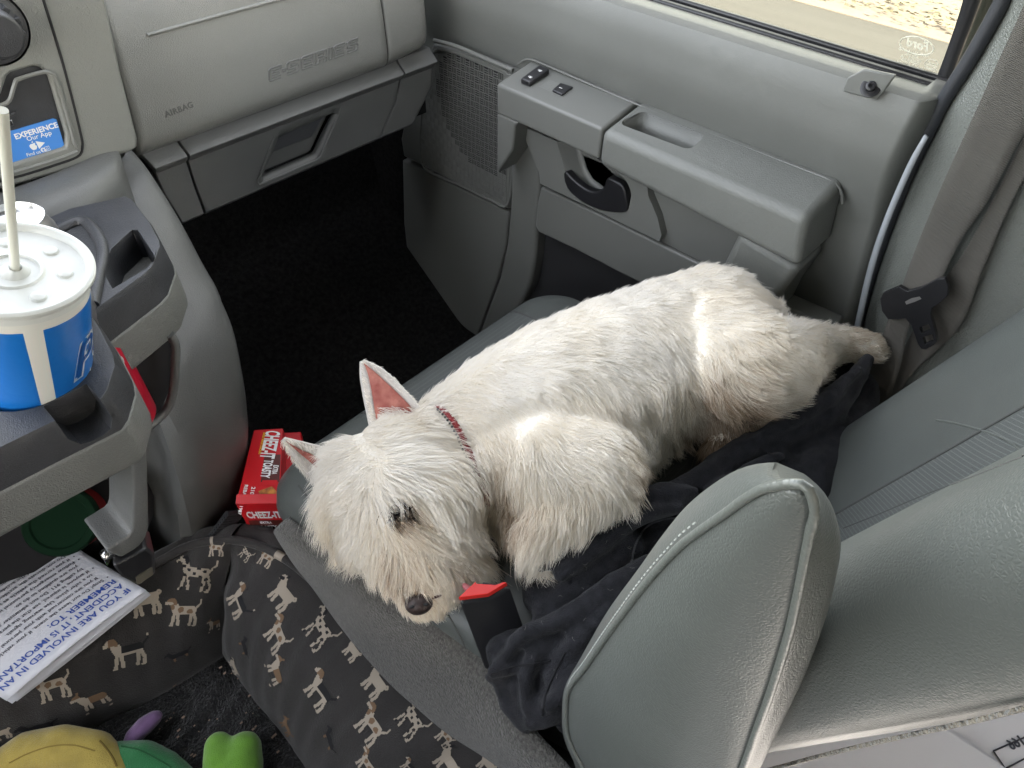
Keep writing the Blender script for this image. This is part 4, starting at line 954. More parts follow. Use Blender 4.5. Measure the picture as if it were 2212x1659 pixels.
# front face print
nF = (pB-pA).cross(dv).normalized()
if nF.y > 0: nF = -nF
x2 = (pB-pA).normalized(); u2 = -dv.normalized(); h2 = dv.length
def ff(s, t, l=.0006): return pA.lerp(pB, s)+dv*t+nF*l
text('front_text', 'CHEEZ-IT', ff(.13, .36), x2, u2, .026, WHT, cbx, depth=.0002, bold=.0007, lift=.0004, fit=.8*(pB-pA).length)
text('front_text', 'EXTRA', ff(.36, .51), x2, u2, .0085, WHT, cbx, depth=.0002, bold=.0002, lift=.0006, fit=.28*(pB-pA).length)
text('front_text', 'TOASTY', ff(.22, .66), x2, u2, .0145, WHT, cbx, depth=.0002, bold=.0005, lift=.0006, fit=.5*(pB-pA).length)
b = MB(); b.prism([ff(.1, .43, .0003), ff(1, .43, .0003), ff(1, .80, .0003), ff(.1, .80, .0003)], nF*.0002); b.build('brown_patch', mat('brown_print2', (.10, .02, .015), .4), cbx, smooth=False)
b = MB(); b.prism([ff(.72, .62), ff(.85, .52), ff(.99, .60), ff(.9, .75)], nF*.0003); b.build('cracker_print', mat('cracker_brown', (.35, .12, .03), .6), cbx, smooth=False)
c2 = thing('cracker_box', 'second red cracker box showing only a sliver behind the first', 'box', (.3, .8, -.3))
b = MB(); b.prism([at(600, 1040, Z=-.13), at(660, 1040, Z=-.13), at(650, 932, Z=-.12), at(608, 934, Z=-.12)], (0, 0, -.12)); b.build('carton', RED, c2, bevel=.002)
# ---- black latch post, boot and clip box
b = MB(); lp_ = [at(u, v, Y=.80) for u, v in [(470, 1035), (478, 995), (487, 990), (508, 996), (512, 1008), (508, 1040), (500, 1100), (488, 1180), (470, 1260), (440, 1260), (462, 1150), (466, 1080)]]
b.prism(lp_, (0, .03, 0)); o = b.build('gap_latch', BLK, None, bevel=.004)
tag(o, 'glossy black plastic latch post standing in the gap beside the console', 'latch')
b = MB()
for k in range(16):
    p = at(430+k*4.2, 1190-k*5.5, Y=.70); b.tube([p+Vector((-.003, 0, 0)), p+Vector((.020, .0, -.02))], .0045, 8)
o = b.build('ribbed_boot', CHAR, None); tag(o, 'ribbed black rubber boot on the floor beside the console', 'boot')
clip = thing('clip_box', 'black plastic clip with silver band sticking out beneath the console', 'clip', at(290, 1225, Y=.56))
cq = [at(u, v, Y=.50) for u, v in [(243, 1222), (316, 1184), (334, 1198), (336, 1240), (300, 1266), (262, 1248)]]
b = MB(); b.prism(cq, (0.01, .04, -.012)); b.build('clip_body', BLK, clip, bevel=.003)
b = MB(); b.prism([p-Vector((0, .0012, 0)) for p in [at(u, v, Y=.50) for u, v in [(292, 1246), (328, 1224), (330, 1240), (296, 1262)]]], (0, .001, 0)); b.build('clip_plate', mat('clip_beige', (.10, .09, .07), .5), clip, smooth=False)
a_ = [at(u, v, Y=.51) for u, v in [(222, 1206), (236, 1194), (248, 1192), (256, 1200), (262, 1216)]]; c__ = [at(u, v, Y=.51) for u, v in [(232, 1222), (240, 1208), (246, 1206), (250, 1212), (252, 1226)]]
o = gmesh('silver_band', np.array([catm(a_, 12), catm(c__, 12)]), CHRM, clip, thick=.008)
# ---- pamphlets
def sheet(name, q, n, m, bend=.006, sides=1):
    G = []
    for i in range(n):
        t = i/(n-1); a = q[0].lerp(q[3], t); c = q[1].lerp(q[2], t); r = []
        for j in range(n):
            s = j/(n-1); p = a.lerp(c, s)+Vector((0, 0, bend*math.sin(math.pi*s)*(1-.4*t)-bend*.6*math.sin(2.2*t*math.pi)*.3)); r.append(p)
        G.append(r)
    return np.array([[list(p) for p in r] for r in G])
pam = thing('accident_leaflet', 'folded white leaflet with blue accident heading lying over the dog bed edge', 'leaflet', at(100, 1400, Z=-.02))
q = [at(316, 1275, t=.94), at(14, 1514, t=.88), at(-290, 1330, t=.93), at(60, 1120, t=1.04)]
G = sheet('leaflet', q, 24, PAPR); fr_ = gmesh('cover_page', G, PAPR, pam, thick=.0006)
q_ = [q[0]+Vector((.001, -.002, -.006)), at(26, 1520, t=.895), q[2]+Vector((0, 0, -.01)), q[3]+Vector((0, 0, -.004))]
gmesh('inner_page', sheet('x', q_, 12, PAPR, .0005), PAPR, pam, thick=.0006)
q3_ = [q[0]+Vector((.001, -.0015, -.012)), at(36, 1515, t=.91), q[2]+Vector((0, 0, -.02)), q[3]+Vector((0, 0, -.008))]
gmesh('inner_page', sheet('x', q3_, 12, PAPR, -.002), PAPR, pam, thick=.0006)
pxd = (q[1]-q[0]).normalized(); pvd = (q[3]-q[0]); pvd = (pvd-pxd*pvd.dot(pxd)).normalized()
PW = (q[1]-q[0]).length
def leaf_text(s, off, down, size, m, bold=0):
    def f(co, off=off, down=down):
        x = (off+co.x)/PW; y = down-co.y
        # bilinear on the sheet with the same bend
        H = (q[3]-q[0]).length; t = y/H; a = q[0].lerp(q[3], t); c = q[1].lerp(q[2], t)
        return a.lerp(c, x)+Vector((0, 0, .006*math.sin(math.pi*x)*(1-.4*t)-.006*.6*math.sin(2.2*t*math.pi)*.3+.0009))
    c = bpy.data.curves.new('t', 'FONT'); c.body = s; c.size = size; c.offset = bold; c.resolution_u = 2
    o = bpy.data.objects.new('t', c); S.collection.objects.link(o); dg = bpy.context.evaluated_depsgraph_get(); dg.update(); me = bpy.data.meshes.new_from_object(o.evaluated_get(dg)); bpy.data.objects.remove(o)
    V = [f(v.co) for v in me.vertices]; m2 = bpy.data.meshes.new('leaflet_text'); m2.from_pydata(V, [], [tuple(p.vertices) for p in me.polygons]); link('leaflet_text', m2, m, fr_, False)
leaf_text('IF YOU ARE INVOLVED IN AN', .010, .024, .0136, NAVY, .00022)
leaf_text('ACCIDENT, IT IS IMPORTANT TO', .010, .039, .0136, NAVY, .00022)
leaf_text('REMEMBER TO:', .010, .054, .0136, NAVY, .00022)
for i, s in enumerate(['•  Stop! Do not leave the scene. If your vehicle is creating a safety hazard', '    If you are concerned with your personal safety, pull off the road and', '    to a safer place. Use warning signals.', '•  If anyone is injured, see that the person receives proper medical treatment', '    by calling 911. Do not administer any medical treatment unless', '    you are qualified to do so.', '•  Follow emergency personnel instructions.', '•  If you rented the vehicle as a commercial rental, call your employer', '•  Do not discuss the accident or make any statements concerning the', '    settlement of the accident. Do not assume', '•  As soon as possible notify us using the number', '    listed in the center']):
    leaf_text(s, .010, .0655+i*.0101, .0080, BINK, .00005)
blp = thing('blue_leaflet', 'dark blue leaflet tucked under the white one below the console', 'leaflet', at(20, 1190, t=.75))
q4 = [at(80, 1128, t=1.02), at(-10, 1262, t=.96), at(-120, 1240, t=.96), at(-60, 1150, t=1.02)]
o = gmesh('leaflet_page', sheet('x', q4, 8, BLUE, .002), mat('navy_cover', (.012, .04, .16), .4), blp, thick=.0008)
x4 = (q4[3]-q4[0]).normalized()
# ---- papers behind the seat
def loose(name, L, Z, m, label, tz=0):
    p = [at(u, v, Z=Z+k*tz) for k, (u, v) in enumerate(L)]; b = MB(); b.prism(p, (0, 0, -.0008)); o = b.build(name, m, None, smooth=False); tag(o, label, 'paper'); return o
WP = mat('white_sheet', (.62, .60, .60), .6, 'noise', 30, .001); GP = mat('photo_print', (.12, .12, .13), .35, 'noise', 20, .001, col2=(.5, .5, .5), vscale=14)
loose('loose_paper', [(1900, 1560), (2350, 1420), (2450, 1720), (2150, 1720)], .10, WP, 'white paper sheet lying topmost behind the seat back at the right')
loose('photo_paper', [(1880, 1565), (2130, 1480), (2330, 1720), (2080, 1680)], .090, GP, 'grey photo print lying between white sheets behind the seat')
loose('folded_paper', [(1500, 1640), (1960, 1520), (2220, 1690), (2120, 1780), (1500, 1800)], .106, WP, 'bright sunlit white paper lying behind the seat back')
tp_ = [o for o in bpy.data.objects if o.name.startswith('loose_paper')][0]; tp_['label'] = 'white paper sheet with a small boxed number, topmost behind the seat back at the right'
f4 = [at(u, v, Z=.1006) for u, v in [(2146, 1622), (2215, 1592), (2240, 1625), (2172, 1660)]]
b = MB(); b.tube(f4+[f4[0]], .0007, 4, caps=False); b.build('printed_frame', BINK, tp_)
text('printed_number', '166', f4[1]+(f4[2]-f4[1])*.35+(f4[0]-f4[1])*.08, f4[0]-f4[1], f4[1]-f4[2], .011, BINK, tp_, depth=.0002, bold=.0003)
b = MB(); b.box((-.6, -.9, .05), (.9, -.02, .08)); o = b.build('rear_box', mat('cardboard_white', (.45, .43, .42), .8), None, bevel=.004); tag(o, 'pale flat storage box behind the seat carrying the papers', 'box')
# ================================================================ dog bed
bed = thing('dog_bed', 'charcoal dog bed printed with little dogs, black plush inside', 'dog bed', (0, .5, -.4))
BEDM = mat('bed_fabric', (.027, .0245, .0235), .85, 'noise', 600, .0012, var=.12, vscale=25, sheen=.25)
PLUSH = mat('black_plush', (.012, .0115, .012), .95, 'noise', 260, .012, var=.4, vscale=90, sheen=.15, detail=6)
ZR, ZI = -.175, -.335
rimL = [(-260, 1510), (-80, 1412), (60, 1348), (200, 1286), (335, 1222), (400, 1186), (455, 1172), (500, 1169)]
botL = [(-260, 1830), (-80, 1690), (20, 1640), (150, 1592), (280, 1535), (370, 1487), (440, 1445), (482, 1415)]
rimR = [(500, 1169), (545, 1177), (592, 1196), (650, 1234), (740, 1320), (860, 1455), (980, 1555), (1100, 1640), (1240, 1760)]
botR = [(482, 1415), (510, 1458), (545, 1505), (590, 1560), (630, 1612), (668, 1668), (720, 1745), (760, 1800), (840, 1900)]
def bolster(name, rim, bot, side):
    n = 110; A = catm([at(u, v, Z=ZR) for u, v in rim], n); B = catm([at(u, v, Z=ZI) for u, v in bot], n)
    rows = []
    outd = []
    for i in range(n):
        d = A[i]-B[i]; d[2] = 0; outd.append(d/np.linalg.norm(d))
    for i in range(n):
        a, c, o = A[i], B[i], outd[i]; up = np.array([0, 0, 1.]); nn = (-o*.75+up*.66)
        e = i/(n-1); ec = (e if side == 'L' else 1-e)     # 1 at the corner
        pin = 1-.85*max(0, (ec-.9)/.1)**2
        H = .036*pin
        f = lambda t, h: a+(c-a)*t+nn*h
        r = [a+o*.055+up*-.22, a+o*.06-up*.08, a+o*.035-up*.005, a+o*.010+up*.004, a, f(.08, H*.35), f(.22, H*.75), f(.4, H), f(.58, H*.98), f(.76, H*.75), f(.9, H*.40), f(1., 0), c-o*.01*0-up*.03+o*.02]
        rows.append(r)
    G = np.array(rows).transpose(1, 0, 2); G = grid([g.tolist() for g in G], n, 70)
    X, Y, Z = G[..., 0], G[..., 1], G[..., 2]
    th = np.linspace(0, 1, n)[None, :]; vv = np.linspace(0, 1, 70)[:, None]
    wr = .0022*np.sin(th*55+3*np.sin(vv*6)+vv*4)*np.exp(-((vv-.42)/.12)**2)+.003*np.sin(th*23+vv*9)*np.sin(vv*math.pi)+.0016*np.sin(th*80-vv*14)*np.sin(vv*math.pi)
    corner = np.exp(-((th-(1 if side == 'L' else 0))/.09)**2); wr = wr+corner*.005*np.sin(vv*38+th*20)*np.sin(vv*math.pi)
    if side == 'R': wr = wr+.008*np.exp(-((th-.72)/.035)**2)*np.sin(vv*3)-.006*np.exp(-((th-.80)/.03)**2)
    G[..., 2] += wr*.8; 
    for i in range(n): G[:, i, 0] -= outd[i][0]*wr[:, i]*.7; G[:, i, 1] -= outd[i][1]*wr[:, i]*.7
    o = gmesh(name, G, [BEDM, mat('cream_print', (.36, .31, .25), .85), mat('tan_print', (.17, .105, .06), .85), mat('black_print', (.008, .008, .01), .85)], bed, smooth=True)
    return o, A, B
bl, AL, BL_ = bolster('bolster', rimL, botL, 'L'); br, AR, BR_ = bolster('bolster', rimR, botR, 'R')
# piped rim with pale stretches
b = MB(); path = np.vstack([AL+np.array([0, 0, .004]), AR[2:]+np.array([0, 0, .004])])
b.tube(list(path), .0065, 12); prm = b.build('rim_piping', [BEDM, bl.data.materials[1]], bed)
for p in prm.data.polygons:
    i = p.index//12; 
    if 0 <= i < len(path)-1:
        q = path[i]
        for (u, v, w_) in [(350, 1200, .011), (462, 1156, .013), (613, 1192, .012), (590, 1180, .006), (440, 1160, .006)]:
            c = at(u, v, Z=ZR)
            if (Vector(q)-c).length < w_: p.material_index = 1
# plush floor
n = 90; A = catm([Vector(p) for p in BL_[:, :]], n)[::-1]; 
low = catm([at(u, v, Z=ZI) for u, v in [(482, 1415), (545, 1505), (630, 1612), (720, 1745), (840, 1900)]], n)
G = np.array([A+(low-A)*t for t in np.linspace(-.04, 1.04, n)])
G[..., 2] = ZI-.004+.006*np.sin(G[..., 0]*60+3*np.sin(G[..., 1]*40))*np.sin(G[..., 1]*70)+rng.normal(0, .0011, G.shape[:2])
gmesh('plush_pad', G, PLUSH, bed)
# printed dogs
def seg(x, y, ax, ay, bx, by, r):
    dx, dy = bx-ax, by-ay; t = max(0, min(1, ((x-ax)*dx+(y-ay)*dy)/(dx*dx+dy*dy+1e-9))); return math.hypot(x-ax-t*dx, y-ay-t*dy) < r
def dogpix(kind, x, y):
    """0 none, 1 cream, 2 tan, 3 black; dog faces left, x,y in 0..1"""
    if kind == 'dachs':
        leg = seg(x, y, .30, .42, .28, .28, .045) or seg(x, y, .72, .42, .74, .28, .045)
        bd = seg(x, y, .28, .50, .74, .46, .10) or seg(x, y, .24, .56, .17, .68, .08) or seg(x, y, .17, .70, .05, .66, .045) or seg(x, y, .80, .48, .98, .56, .022)
        return 3 if bd else (2 if leg else 0)
    thick = 1.25 if kind == 'pug' else (.85 if kind in ('dal', 'deer') else 1.)
    hx, hy = .17, .80
    legs = [(.28, .48, .24, .12), (.36, .46, .40, .14), (.70, .48, .72, .30), (.72, .30, .70, .12), (.78, .46, .86, .26), (.86, .26, .84, .10)]
    if kind == 'corgi': legs = [(.28, .46, .26, .26), (.38, .46, .40, .27), (.70, .46, .70, .27), (.80, .46, .84, .26)]
    L = any(seg(x, y, *l, .042*thick) for l in legs) or seg(x, y, .24, .12, .20, .11, .03) or seg(x, y, .84, .10, .80, .09, .03)
    body = seg(x, y, .34, .55, .72, .55, .125*thick) or seg(x, y, .30, .56, .26, .66, .105*thick)
    neck = seg(x, y, .27, .62, .19, .76, .075*thick)
    head = seg(x, y, hx, hy, .13, .79, .085*thick) or seg(x, y, .12, .77, .04, .74, .045*thick)
    ear = seg(x, y, .22, .84, .27, .74, .045) if kind in ('beagle', 'brown', 'dal') else seg(x, y, .20, .88, .23, .95, .03)
    if kind == 'pug': tail = abs(math.hypot(x-.88, y-.66)-.045) < .028
    else: tail = seg(x, y, .82, .60, .93, .74, .026) or seg(x, y, .93, .74, .93, .86, .018)
    if kind == 'corgi': tail = False
    if not (L or body or neck or head or ear or tail): return 0
    nz = math.sin(x*(27 if kind == 'dal' else 15)+y*8)*math.sin(y*(30 if kind == 'dal' else 15)-x*9)
    if kind == 'dal': return 3 if (nz > .38 or ear) else 1
    if kind == 'pug': return 3 if (seg(x, y, .05, .74, .12, .77, .055) or ear) else 1
    if kind == 'beagle': return 3 if ((body and y > .50 and x > .36) or (tail and y < .8)) else (2 if (ear or (head and x > .10)) else 1)
    if kind == 'brown': return 2 if (ear or (head and y > .78) or (body and nz > .25 and y > .45)) else 1
    if kind == 'corgi': return 2 if ((body and x > .42) or ear or (head and y > .78)) else 1
    if kind == 'deer': return 2
    return 1
def stamp(o, bv, kind, u, v, size, ang, flip=1, n=46):
    h = hit(bv, u, v)
    if h is None: return
    p, nr = h; R0 = Vector((Xc[0], Yc[0], Zc[0])); R1 = Vector((Xc[1], Yc[1], Zc[1]))
    nr = (nr*.6+(Vector(CAM)-p).normalized()*.4).normalized()
    ex = (R0-nr*R0.dot(nr)).normalized(); ey = nr.cross(ex)
    if ey.dot(R1) < 0: ey = -ey
    a = math.radians(ang); fx = ex*math.cos(a)+ey*math.sin(a); fy = -ex*math.sin(a)+ey*math.cos(a)
    t = (p-Vector(CAM)).length; sz = size/F*t*.70
    me = o.data; V = []; Fc = []; mi = []
    grid_ = {}
    def vid(i, j):
        if (i, j) not in grid_:
            q = p+fx*((i/n-.5)*sz*flip)+fy*((j/n-.5)*sz)
            hh = bv.ray_cast(q+nr*.04, -nr, .12)
            if hh[0] is None: grid_[(i, j)] = -1
            else:
                nn = hh[1] if hh[1].dot(nr) > 0 else -hh[1]; V.append(hh[0]+nn*.0009); grid_[(i, j)] = len(V)-1
        return grid_[(i, j)]
    for i in range(n):
        for j in range(n):
            k = dogpix(kind, (i+.5)/n, (j+.5)/n)
            if k:
                q = [vid(i, j), vid(i+1, j), vid(i+1, j+1), vid(i, j+1)]
                if min(q) >= 0: Fc.append(q); mi.append(k)
    if not Fc: return
    bm = bmesh.new(); bm.from_mesh(me); vs = [bm.verts.new(x) for x in [w_-wloc(o)+Vector((0, 0, 0)) for w_ in V]]
    for q, k in zip(Fc, mi):
        f = bm.faces.new([vs[i] for i in q]); f.material_index = k; f.smooth = True
    bm.to_mesh(me); bm.free(); me.update()
bvL, bvR = bvh(bl), bvh(br)
for k, u, v, s, a, fl in [('dal', 421, 1240, 112, -8, 1), ('pug', 312, 1298, 92, 12, 1), ('brown', 396, 1322, 92, -4, 1), ('corgi', 462, 1348, 50, 0, 1), ('beagle', 276, 1408, 108, 4, 1), ('dachs', 386, 1413, 66, 18, 1), ('brown', 112, 1482, 92, 12, 1), ('corgi', 202, 1512, 88, 14, 1), ('dachs', 82, 1570, 90, 14, 1), ('pug', 0, 1585, 50, 10, 1), ('brown', 465, 1185, 52, 0, 1)]:
    stamp(bl, bvL, k, u, v, s, a, fl)
for k, u, v, s, a, fl in [('brown', 575, 1205, 58, -25, 1), ('dal', 532, 1195, 48, -40, 1), ('pug', 612, 1283, 92, -48, 1), ('beagle', 516, 1300, 94, -62, 1), ('brown', 601, 1370, 100, -52, 1), ('dal', 692, 1356, 118, -52, 1), ('dachs', 530, 1398, 62, -72, 1), ('pug', 506, 1440, 60, -62, 1), ('corgi', 596, 1452, 88, -68, 1), ('beagle', 692, 1492, 108, -48, 1), ('deer', 620, 1570, 64, -60, 1), ('dachs', 714, 1598, 72, -62, 1), ('pug', 762, 1405, 60, -48, 1), ('pug', 813, 1474, 88, -48, 1), ('brown', 803, 1566, 104, -48, 1), ('dal', 890, 1552, 106, -52, 1), ('brown', 792, 1650, 76, -50, 1), ('beagle', 884, 1655, 50, -50, 1), ('pug', 968, 1645, 84, -52, 1), ('brown', 962, 1590, 60, -48, 1), ('pug', 1052, 1650, 60, -45, 1), ('corgi', 660, 1665, 60, -58, 1)]:
    stamp(br, bvR, k, u, v, s, a, fl)
# ---- toys
def plush_mat(n, c): return mat(n, c, .85, 'noise', 700, .0015, var=.12, vscale=40, sheen=.5)
yt = plush_mat('yellow_plush', (.42, .32, .07)); gt = plush_mat('green_plush', (.02, .16, .05)); lt = plush_mat('lime_plush', (.14, .33, .03)); pt_ = plush_mat('purple_plush', (.16, .09, .20))
ZT_ = ZI+.045
toy = thing('plush_ring_toy', 'yellow plush arch toy with dark green end lying in the dog bed', 'toy', at(130, 1660, Z=ZI))
blob('yellow_arch', [[(at(-60, 1740, Z=ZI+.03), .030), (at(0, 1672, Z=ZI+.04), .031), (at(60, 1632, Z=ZI+.05), .032), (at(130, 1620, Z=ZI+.055), .033), (at(195, 1632, Z=ZI+.05), .033), (at(240, 1675, Z=ZI+.04), .031), (at(262, 1740, Z=ZI+.03), .03)]], yt, toy, .004, 6)
blob('green_end', [[(at(255, 1640, Z=ZI+.035), .024), (at(305, 1645, Z=ZI+.035), .028), (at(350, 1668, Z=ZI+.03), .028), (at(395, 1710, Z=ZI+.03), .028), (at(420, 1770, Z=ZI+.03), .026)]], gt, toy, .004, 6)
def blobseam(o, L, r, m, par):
    bv_ = bvh(o); P = []
    for u, v in catm(L, 40):
        h = hit(bv_, u, v)
        if h: P.append(h[0])
    if len(P) > 4: b = MB(); b.tube(P, r, 6); b.build('seam', m, par)
ya = [c for c in toy.children if c.name.startswith('yellow')][0]; ga = [c for c in toy.children if c.name.startswith('green')][0]
blobseam(ya, [(215, 1600), (232, 1620), (245, 1640), (252, 1656)], .0014, mat('yellow_seam', (.16, .11, .02), .9), toy)
blobseam(ya, [(20, 1648), (60, 1628), (110, 1612), (160, 1610), (205, 1622)], .0010, mat('yellow_seam2', (.25, .18, .04), .9), toy)
blobseam(ga, [(262, 1612), (300, 1620), (340, 1640), (370, 1658)], .0010, mat('green_seam', (.01, .08, .025), .9), toy)
o = blob('plush_leaf_toy', [[(at(472, 1612, Z=ZI+.04), .020), (at(480, 1650, Z=ZI+.04), .026), (at(500, 1690, Z=ZI+.035), .030)], [(at(528, 1618, Z=ZI+.04), .024), (at(520, 1660, Z=ZI+.04), .030), (at(500, 1700, Z=ZI+.035), .03)], [(at(545, 1650, Z=ZI+.035), .016), (at(520, 1680, Z=ZI+.035), .028)]], lt, None, .004, 8)
tag(o, 'lime green two lobed plush toy lying on the black plush', 'toy')
o = blob('plush_stick_toy', [[(at(276, 1610, Z=ZI+.03), .008), (at(290, 1590, Z=ZI+.03), .0125), (at(312, 1568, Z=ZI+.03), .0135), (at(332, 1552, Z=ZI+.03), .011), (at(341, 1545, Z=ZI+.03), .007)]], pt_, None, .0025, 5)
tag(o, 'thin purple plush stick toy between the arch toy and the bolster', 'toy')
o = blob('toy_tip', [[(at(462, 1668, Z=ZI+.02), .010), (at(490, 1675, Z=ZI+.02), .010)]], plush_mat('orange_plush', (.45, .10, .02)), None, .003, 3)
tag(o, 'small orange plush tip peeking out below the lime green toy', 'toy')
# lint and crumbs
b = MB()
for (u, v) in [(470, 1553), (452, 1556), (360, 1558), (430, 1580), (376, 1540), (368, 1552), (540, 1476), (610, 1563), (486, 1454), (477, 1442), (500, 1455), (575, 1505), (560, 1530), (385, 1592), (420, 1568)]+[(int(rng.uniform(330, 640)), int(rng.uniform(1450, 1640))) for _ in range(30)]:
    p = at(u, v, Z=ZI+.004); a = rng.uniform(0, 6); s = rng.uniform(.0008, .0026); b.box((p.x-s, p.y-s*.5, p.z), (p.x+s*math.cos(a)*.5+s, p.y+s*.6, p.z+.001))
o = b.build('crumbs', mat('crumb', (.28, .2, .15), .9), None, smooth=False); o['kind'] = 'stuff'; o['label'] = 'tan crumbs and lint scattered on the black plush bed floor'; o['category'] = 'crumbs'
# ================================================================ jacket
def J(u, v, z, r): return (at(u, v, Z=z), r)
ch = [
 # flat back part under the dog and up to the pillar
 [J(1640, 930, .02, .03), J(1720, 860, .03, .03), J(1800, 800, .05, .03), J(1850, 790, .07, .02)],
 [J(1560, 985, .02, .024), J(1600, 960, .03, .024)],
 [J(1800, 930, .03, .05), J(1770, 1000, .02, .055), J(1700, 1010, .02, .045)],
 # main crest from the pillar down to the middle
 [J(1868, 790, .10, .012), J(1845, 830, .09, .022), J(1790, 880, .08, .03), J(1720, 925, .07, .03), J(1660, 955, .06, .026), J(1610, 975, .055, .022)],
 [J(1850, 850, .05, .035), J(1830, 930, .04, .04), J(1790, 990, .04, .045), J(1740, 1040, .03, .05)],
 [J(1655, 955, .055, .022), J(1680, 990, .055, .022), J(1715, 1030, .045, .028)],
 [J(1620, 965, .05, .026), J(1560, 1005, .05, .026), J(1500, 1045, .05, .024), J(1440, 1085, .05, .024)],
 [J(1600, 1010, .03, .03), J(1540, 1060, .03, .035), J(1480, 1100, .02, .03)],
 # fold rolls sweeping down left
 [J(1480, 1072, .07, .018), J(1420, 1072, .07, .020), J(1360, 1090, .07, .020), J(1300, 1130, .065, .022), J(1240, 1170, .06, .022), J(1190, 1215, .05, .018), J(1168, 1235, .045, .014)],
 [J(1480, 1105, .06, .018), J(1400, 1118, .062, .020), J(1330, 1160, .06, .020), J(1270, 1205, .055, .020), J(1210, 1250, .05, .018)],
 [J(1250, 1112, .06, .010), J(1262, 1120, .06, .013), J(1300, 1112, .06, .013)],
 [J(1400, 1230, .05, .024), J(1330, 1270, .05, .020), J(1270, 1320, .045, .018), J(1200, 1355, .04, .016), J(1140, 1372, .035, .016), J(1115, 1385, .03, .012)],
 [J(1380, 1280, .04, .024), J(1310, 1330, .04, .022), J(1250, 1390, .035, .018), J(1215, 1415, .03, .015)],
 [J(1340, 1180, .03, .035), J(1260, 1260, .025, .035), J(1200, 1310, .02, .03), J(1160, 1290, .02, .022), J(1150, 1250, .02, .02)],
 [J(1350, 1340, .02, .03), J(1280, 1400, .02, .03), J(1220, 1460, .01, .03)],
 [J(1290, 1440, .015, .022), J(1240, 1490, .01, .022), J(1190, 1530, 0, .022), J(1150, 1560, -.01, .012)],
 [J(1180, 1390, .01, .022), J(1120, 1430, .0, .018), J(1062, 1462, -.005, .009)],
 [J(1180, 1440, .0, .024), J(1130, 1490, -.012, .022), J(1140, 1545, -.02, .016)],
 [J(1075, 1462, -.01, .010), J(1100, 1520, -.022, .014), J(1135, 1570, -.03, .009)],
 [J(1190, 1360, .015, .03), J(1225, 1375, .018, .03)],
 [J(1095, 1405, .0, .028), J(1150, 1405, .0, .032), J(1200, 1400, .0, .03)],
 [J(1128, 1372, .035, .006), J(1100, 1410, .025, .008), J(1062, 1452, .01, .007)],
 [J(1062, 1458, .01, .006), J(1120, 1442, .014, .007), J(1190, 1430, .02, .008)],
 [J(1260, 1350, .0, .045), J(1330, 1400, .0, .045), J(1300, 1480, -.01, .04), J(1240, 1540, -.03, .03)],
 [J(1420, 1180, .0, .05), J(1440, 1260, .0, .05)],
]
ridges = [
 [J(1500, 1062, .085, .009), J(1400, 1066, .085, .010), J(1320, 1098, .085, .010), J(1250, 1140, .078, .010), J(1190, 1190, .065, .009)],
 [J(1470, 1098, .08, .008), J(1400, 1106, .08, .010), J(1335, 1138, .078, .010), J(1270, 1184, .07, .010), J(1205, 1236, .06, .008)],
 [J(1390, 1215, .062, .009), J(1320, 1258, .062, .011), J(1255, 1305, .056, .010), J(1190, 1340, .048, .009), J(1140, 1358, .04, .008)],
 [J(1370, 1268, .05, .009), J(1300, 1322, .05, .010), J(1240, 1380, .045, .009)],
 [J(1290, 1425, .034, .009), J(1235, 1480, .026, .010), J(1185, 1525, .018, .009)],
 [J(1180, 1385, .034, .008), J(1150, 1420, .028, .009), J(1135, 1470, .015, .009), J(1140, 1530, .0, .008)],
 [J(1852, 800, .12, .008), J(1790, 860, .108, .010), J(1720, 905, .095, .010), J(1650, 940, .08, .009)],
 [J(1690, 985, .08, .008), J(1640, 1000, .075, .009), J(1590, 1030, .07, .009), J(1530, 1062, .065, .008)],
]
jk = thing('hoodie', 'crumpled black fleece hoodie on the seat between the dog and armrest', 'jacket', at(1300, 1300, Z=0))
jm = blob('hoodie_cloth', [[((p+Vector((0, 0, .010)), r*.62) if (r < .025 and len(c_) > 3 and p.z > .035) else (p, r*.85)) for p, r in c_] for c_ in ch]+ridges, FLEE, jk, .0036, 2)
tx = bpy.data.textures.new('folds', 'CLOUDS'); tx.noise_scale = .045; tx.noise_depth = 3
m = jm.modifiers.new('d', 'DISPLACE'); m.texture = tx; m.strength = .008; m.mid_level = .5; m.texture_coords = 'GLOBAL'
tx2 = bpy.data.textures.new('folds2', 'MARBLE'); tx2.noise_scale = .09; tx2.turbulence = 3; tx2.noise_depth = 2
m = jm.modifiers.new('d2', 'DISPLACE'); m.texture = tx2; m.strength = .005; m.mid_level = .5; m.texture_coords = 'GLOBAL'
bake(jm); jb = bvh(jm)
def onj(L, n, lift=.0008):
    out = []
    for u, v in catm(L, n):
        h = hit(jb, u, v)
        if h: out.append(h[0]+h[1]*lift)
    return out
zp = onj([(1364, 1214), (1368, 1190), (1376, 1168), (1392, 1145), (1412, 1130), (1440, 1122), (1464, 1120)], 34)
b = MB()
for p in zp: b.box((p.x-.0011, p.y-.0008, p.z-.0008), (p.x+.0011, p.y+.0008, p.z+.001))
b.tube([p-Vector((0, 0, .0006)) for p in zp], .0012, 6); b.build('zipper', mat('zip_teeth', (.09, .09, .095), .35, metal=.6), jk)
FSEAM = mat('fleece_seam', (.006, .006, .008), .9)
for L in ([(1640, 968), (1668, 985), (1690, 1010), (1704, 1040)], [(1220, 1410), (1200, 1450), (1180, 1500), (1172, 1545)], [(1060, 1456), (1110, 1440), (1190, 1428)]):
    q_ = onj(L, 24, .0006)
    if len(q_) > 3: b = MB(); b.tube(q_, .0012, 6); b.build('hoodie_seam', FSEAM, jk)
p = onj([(1150, 1352), (1152, 1345)], 2, .001)
b = MB()
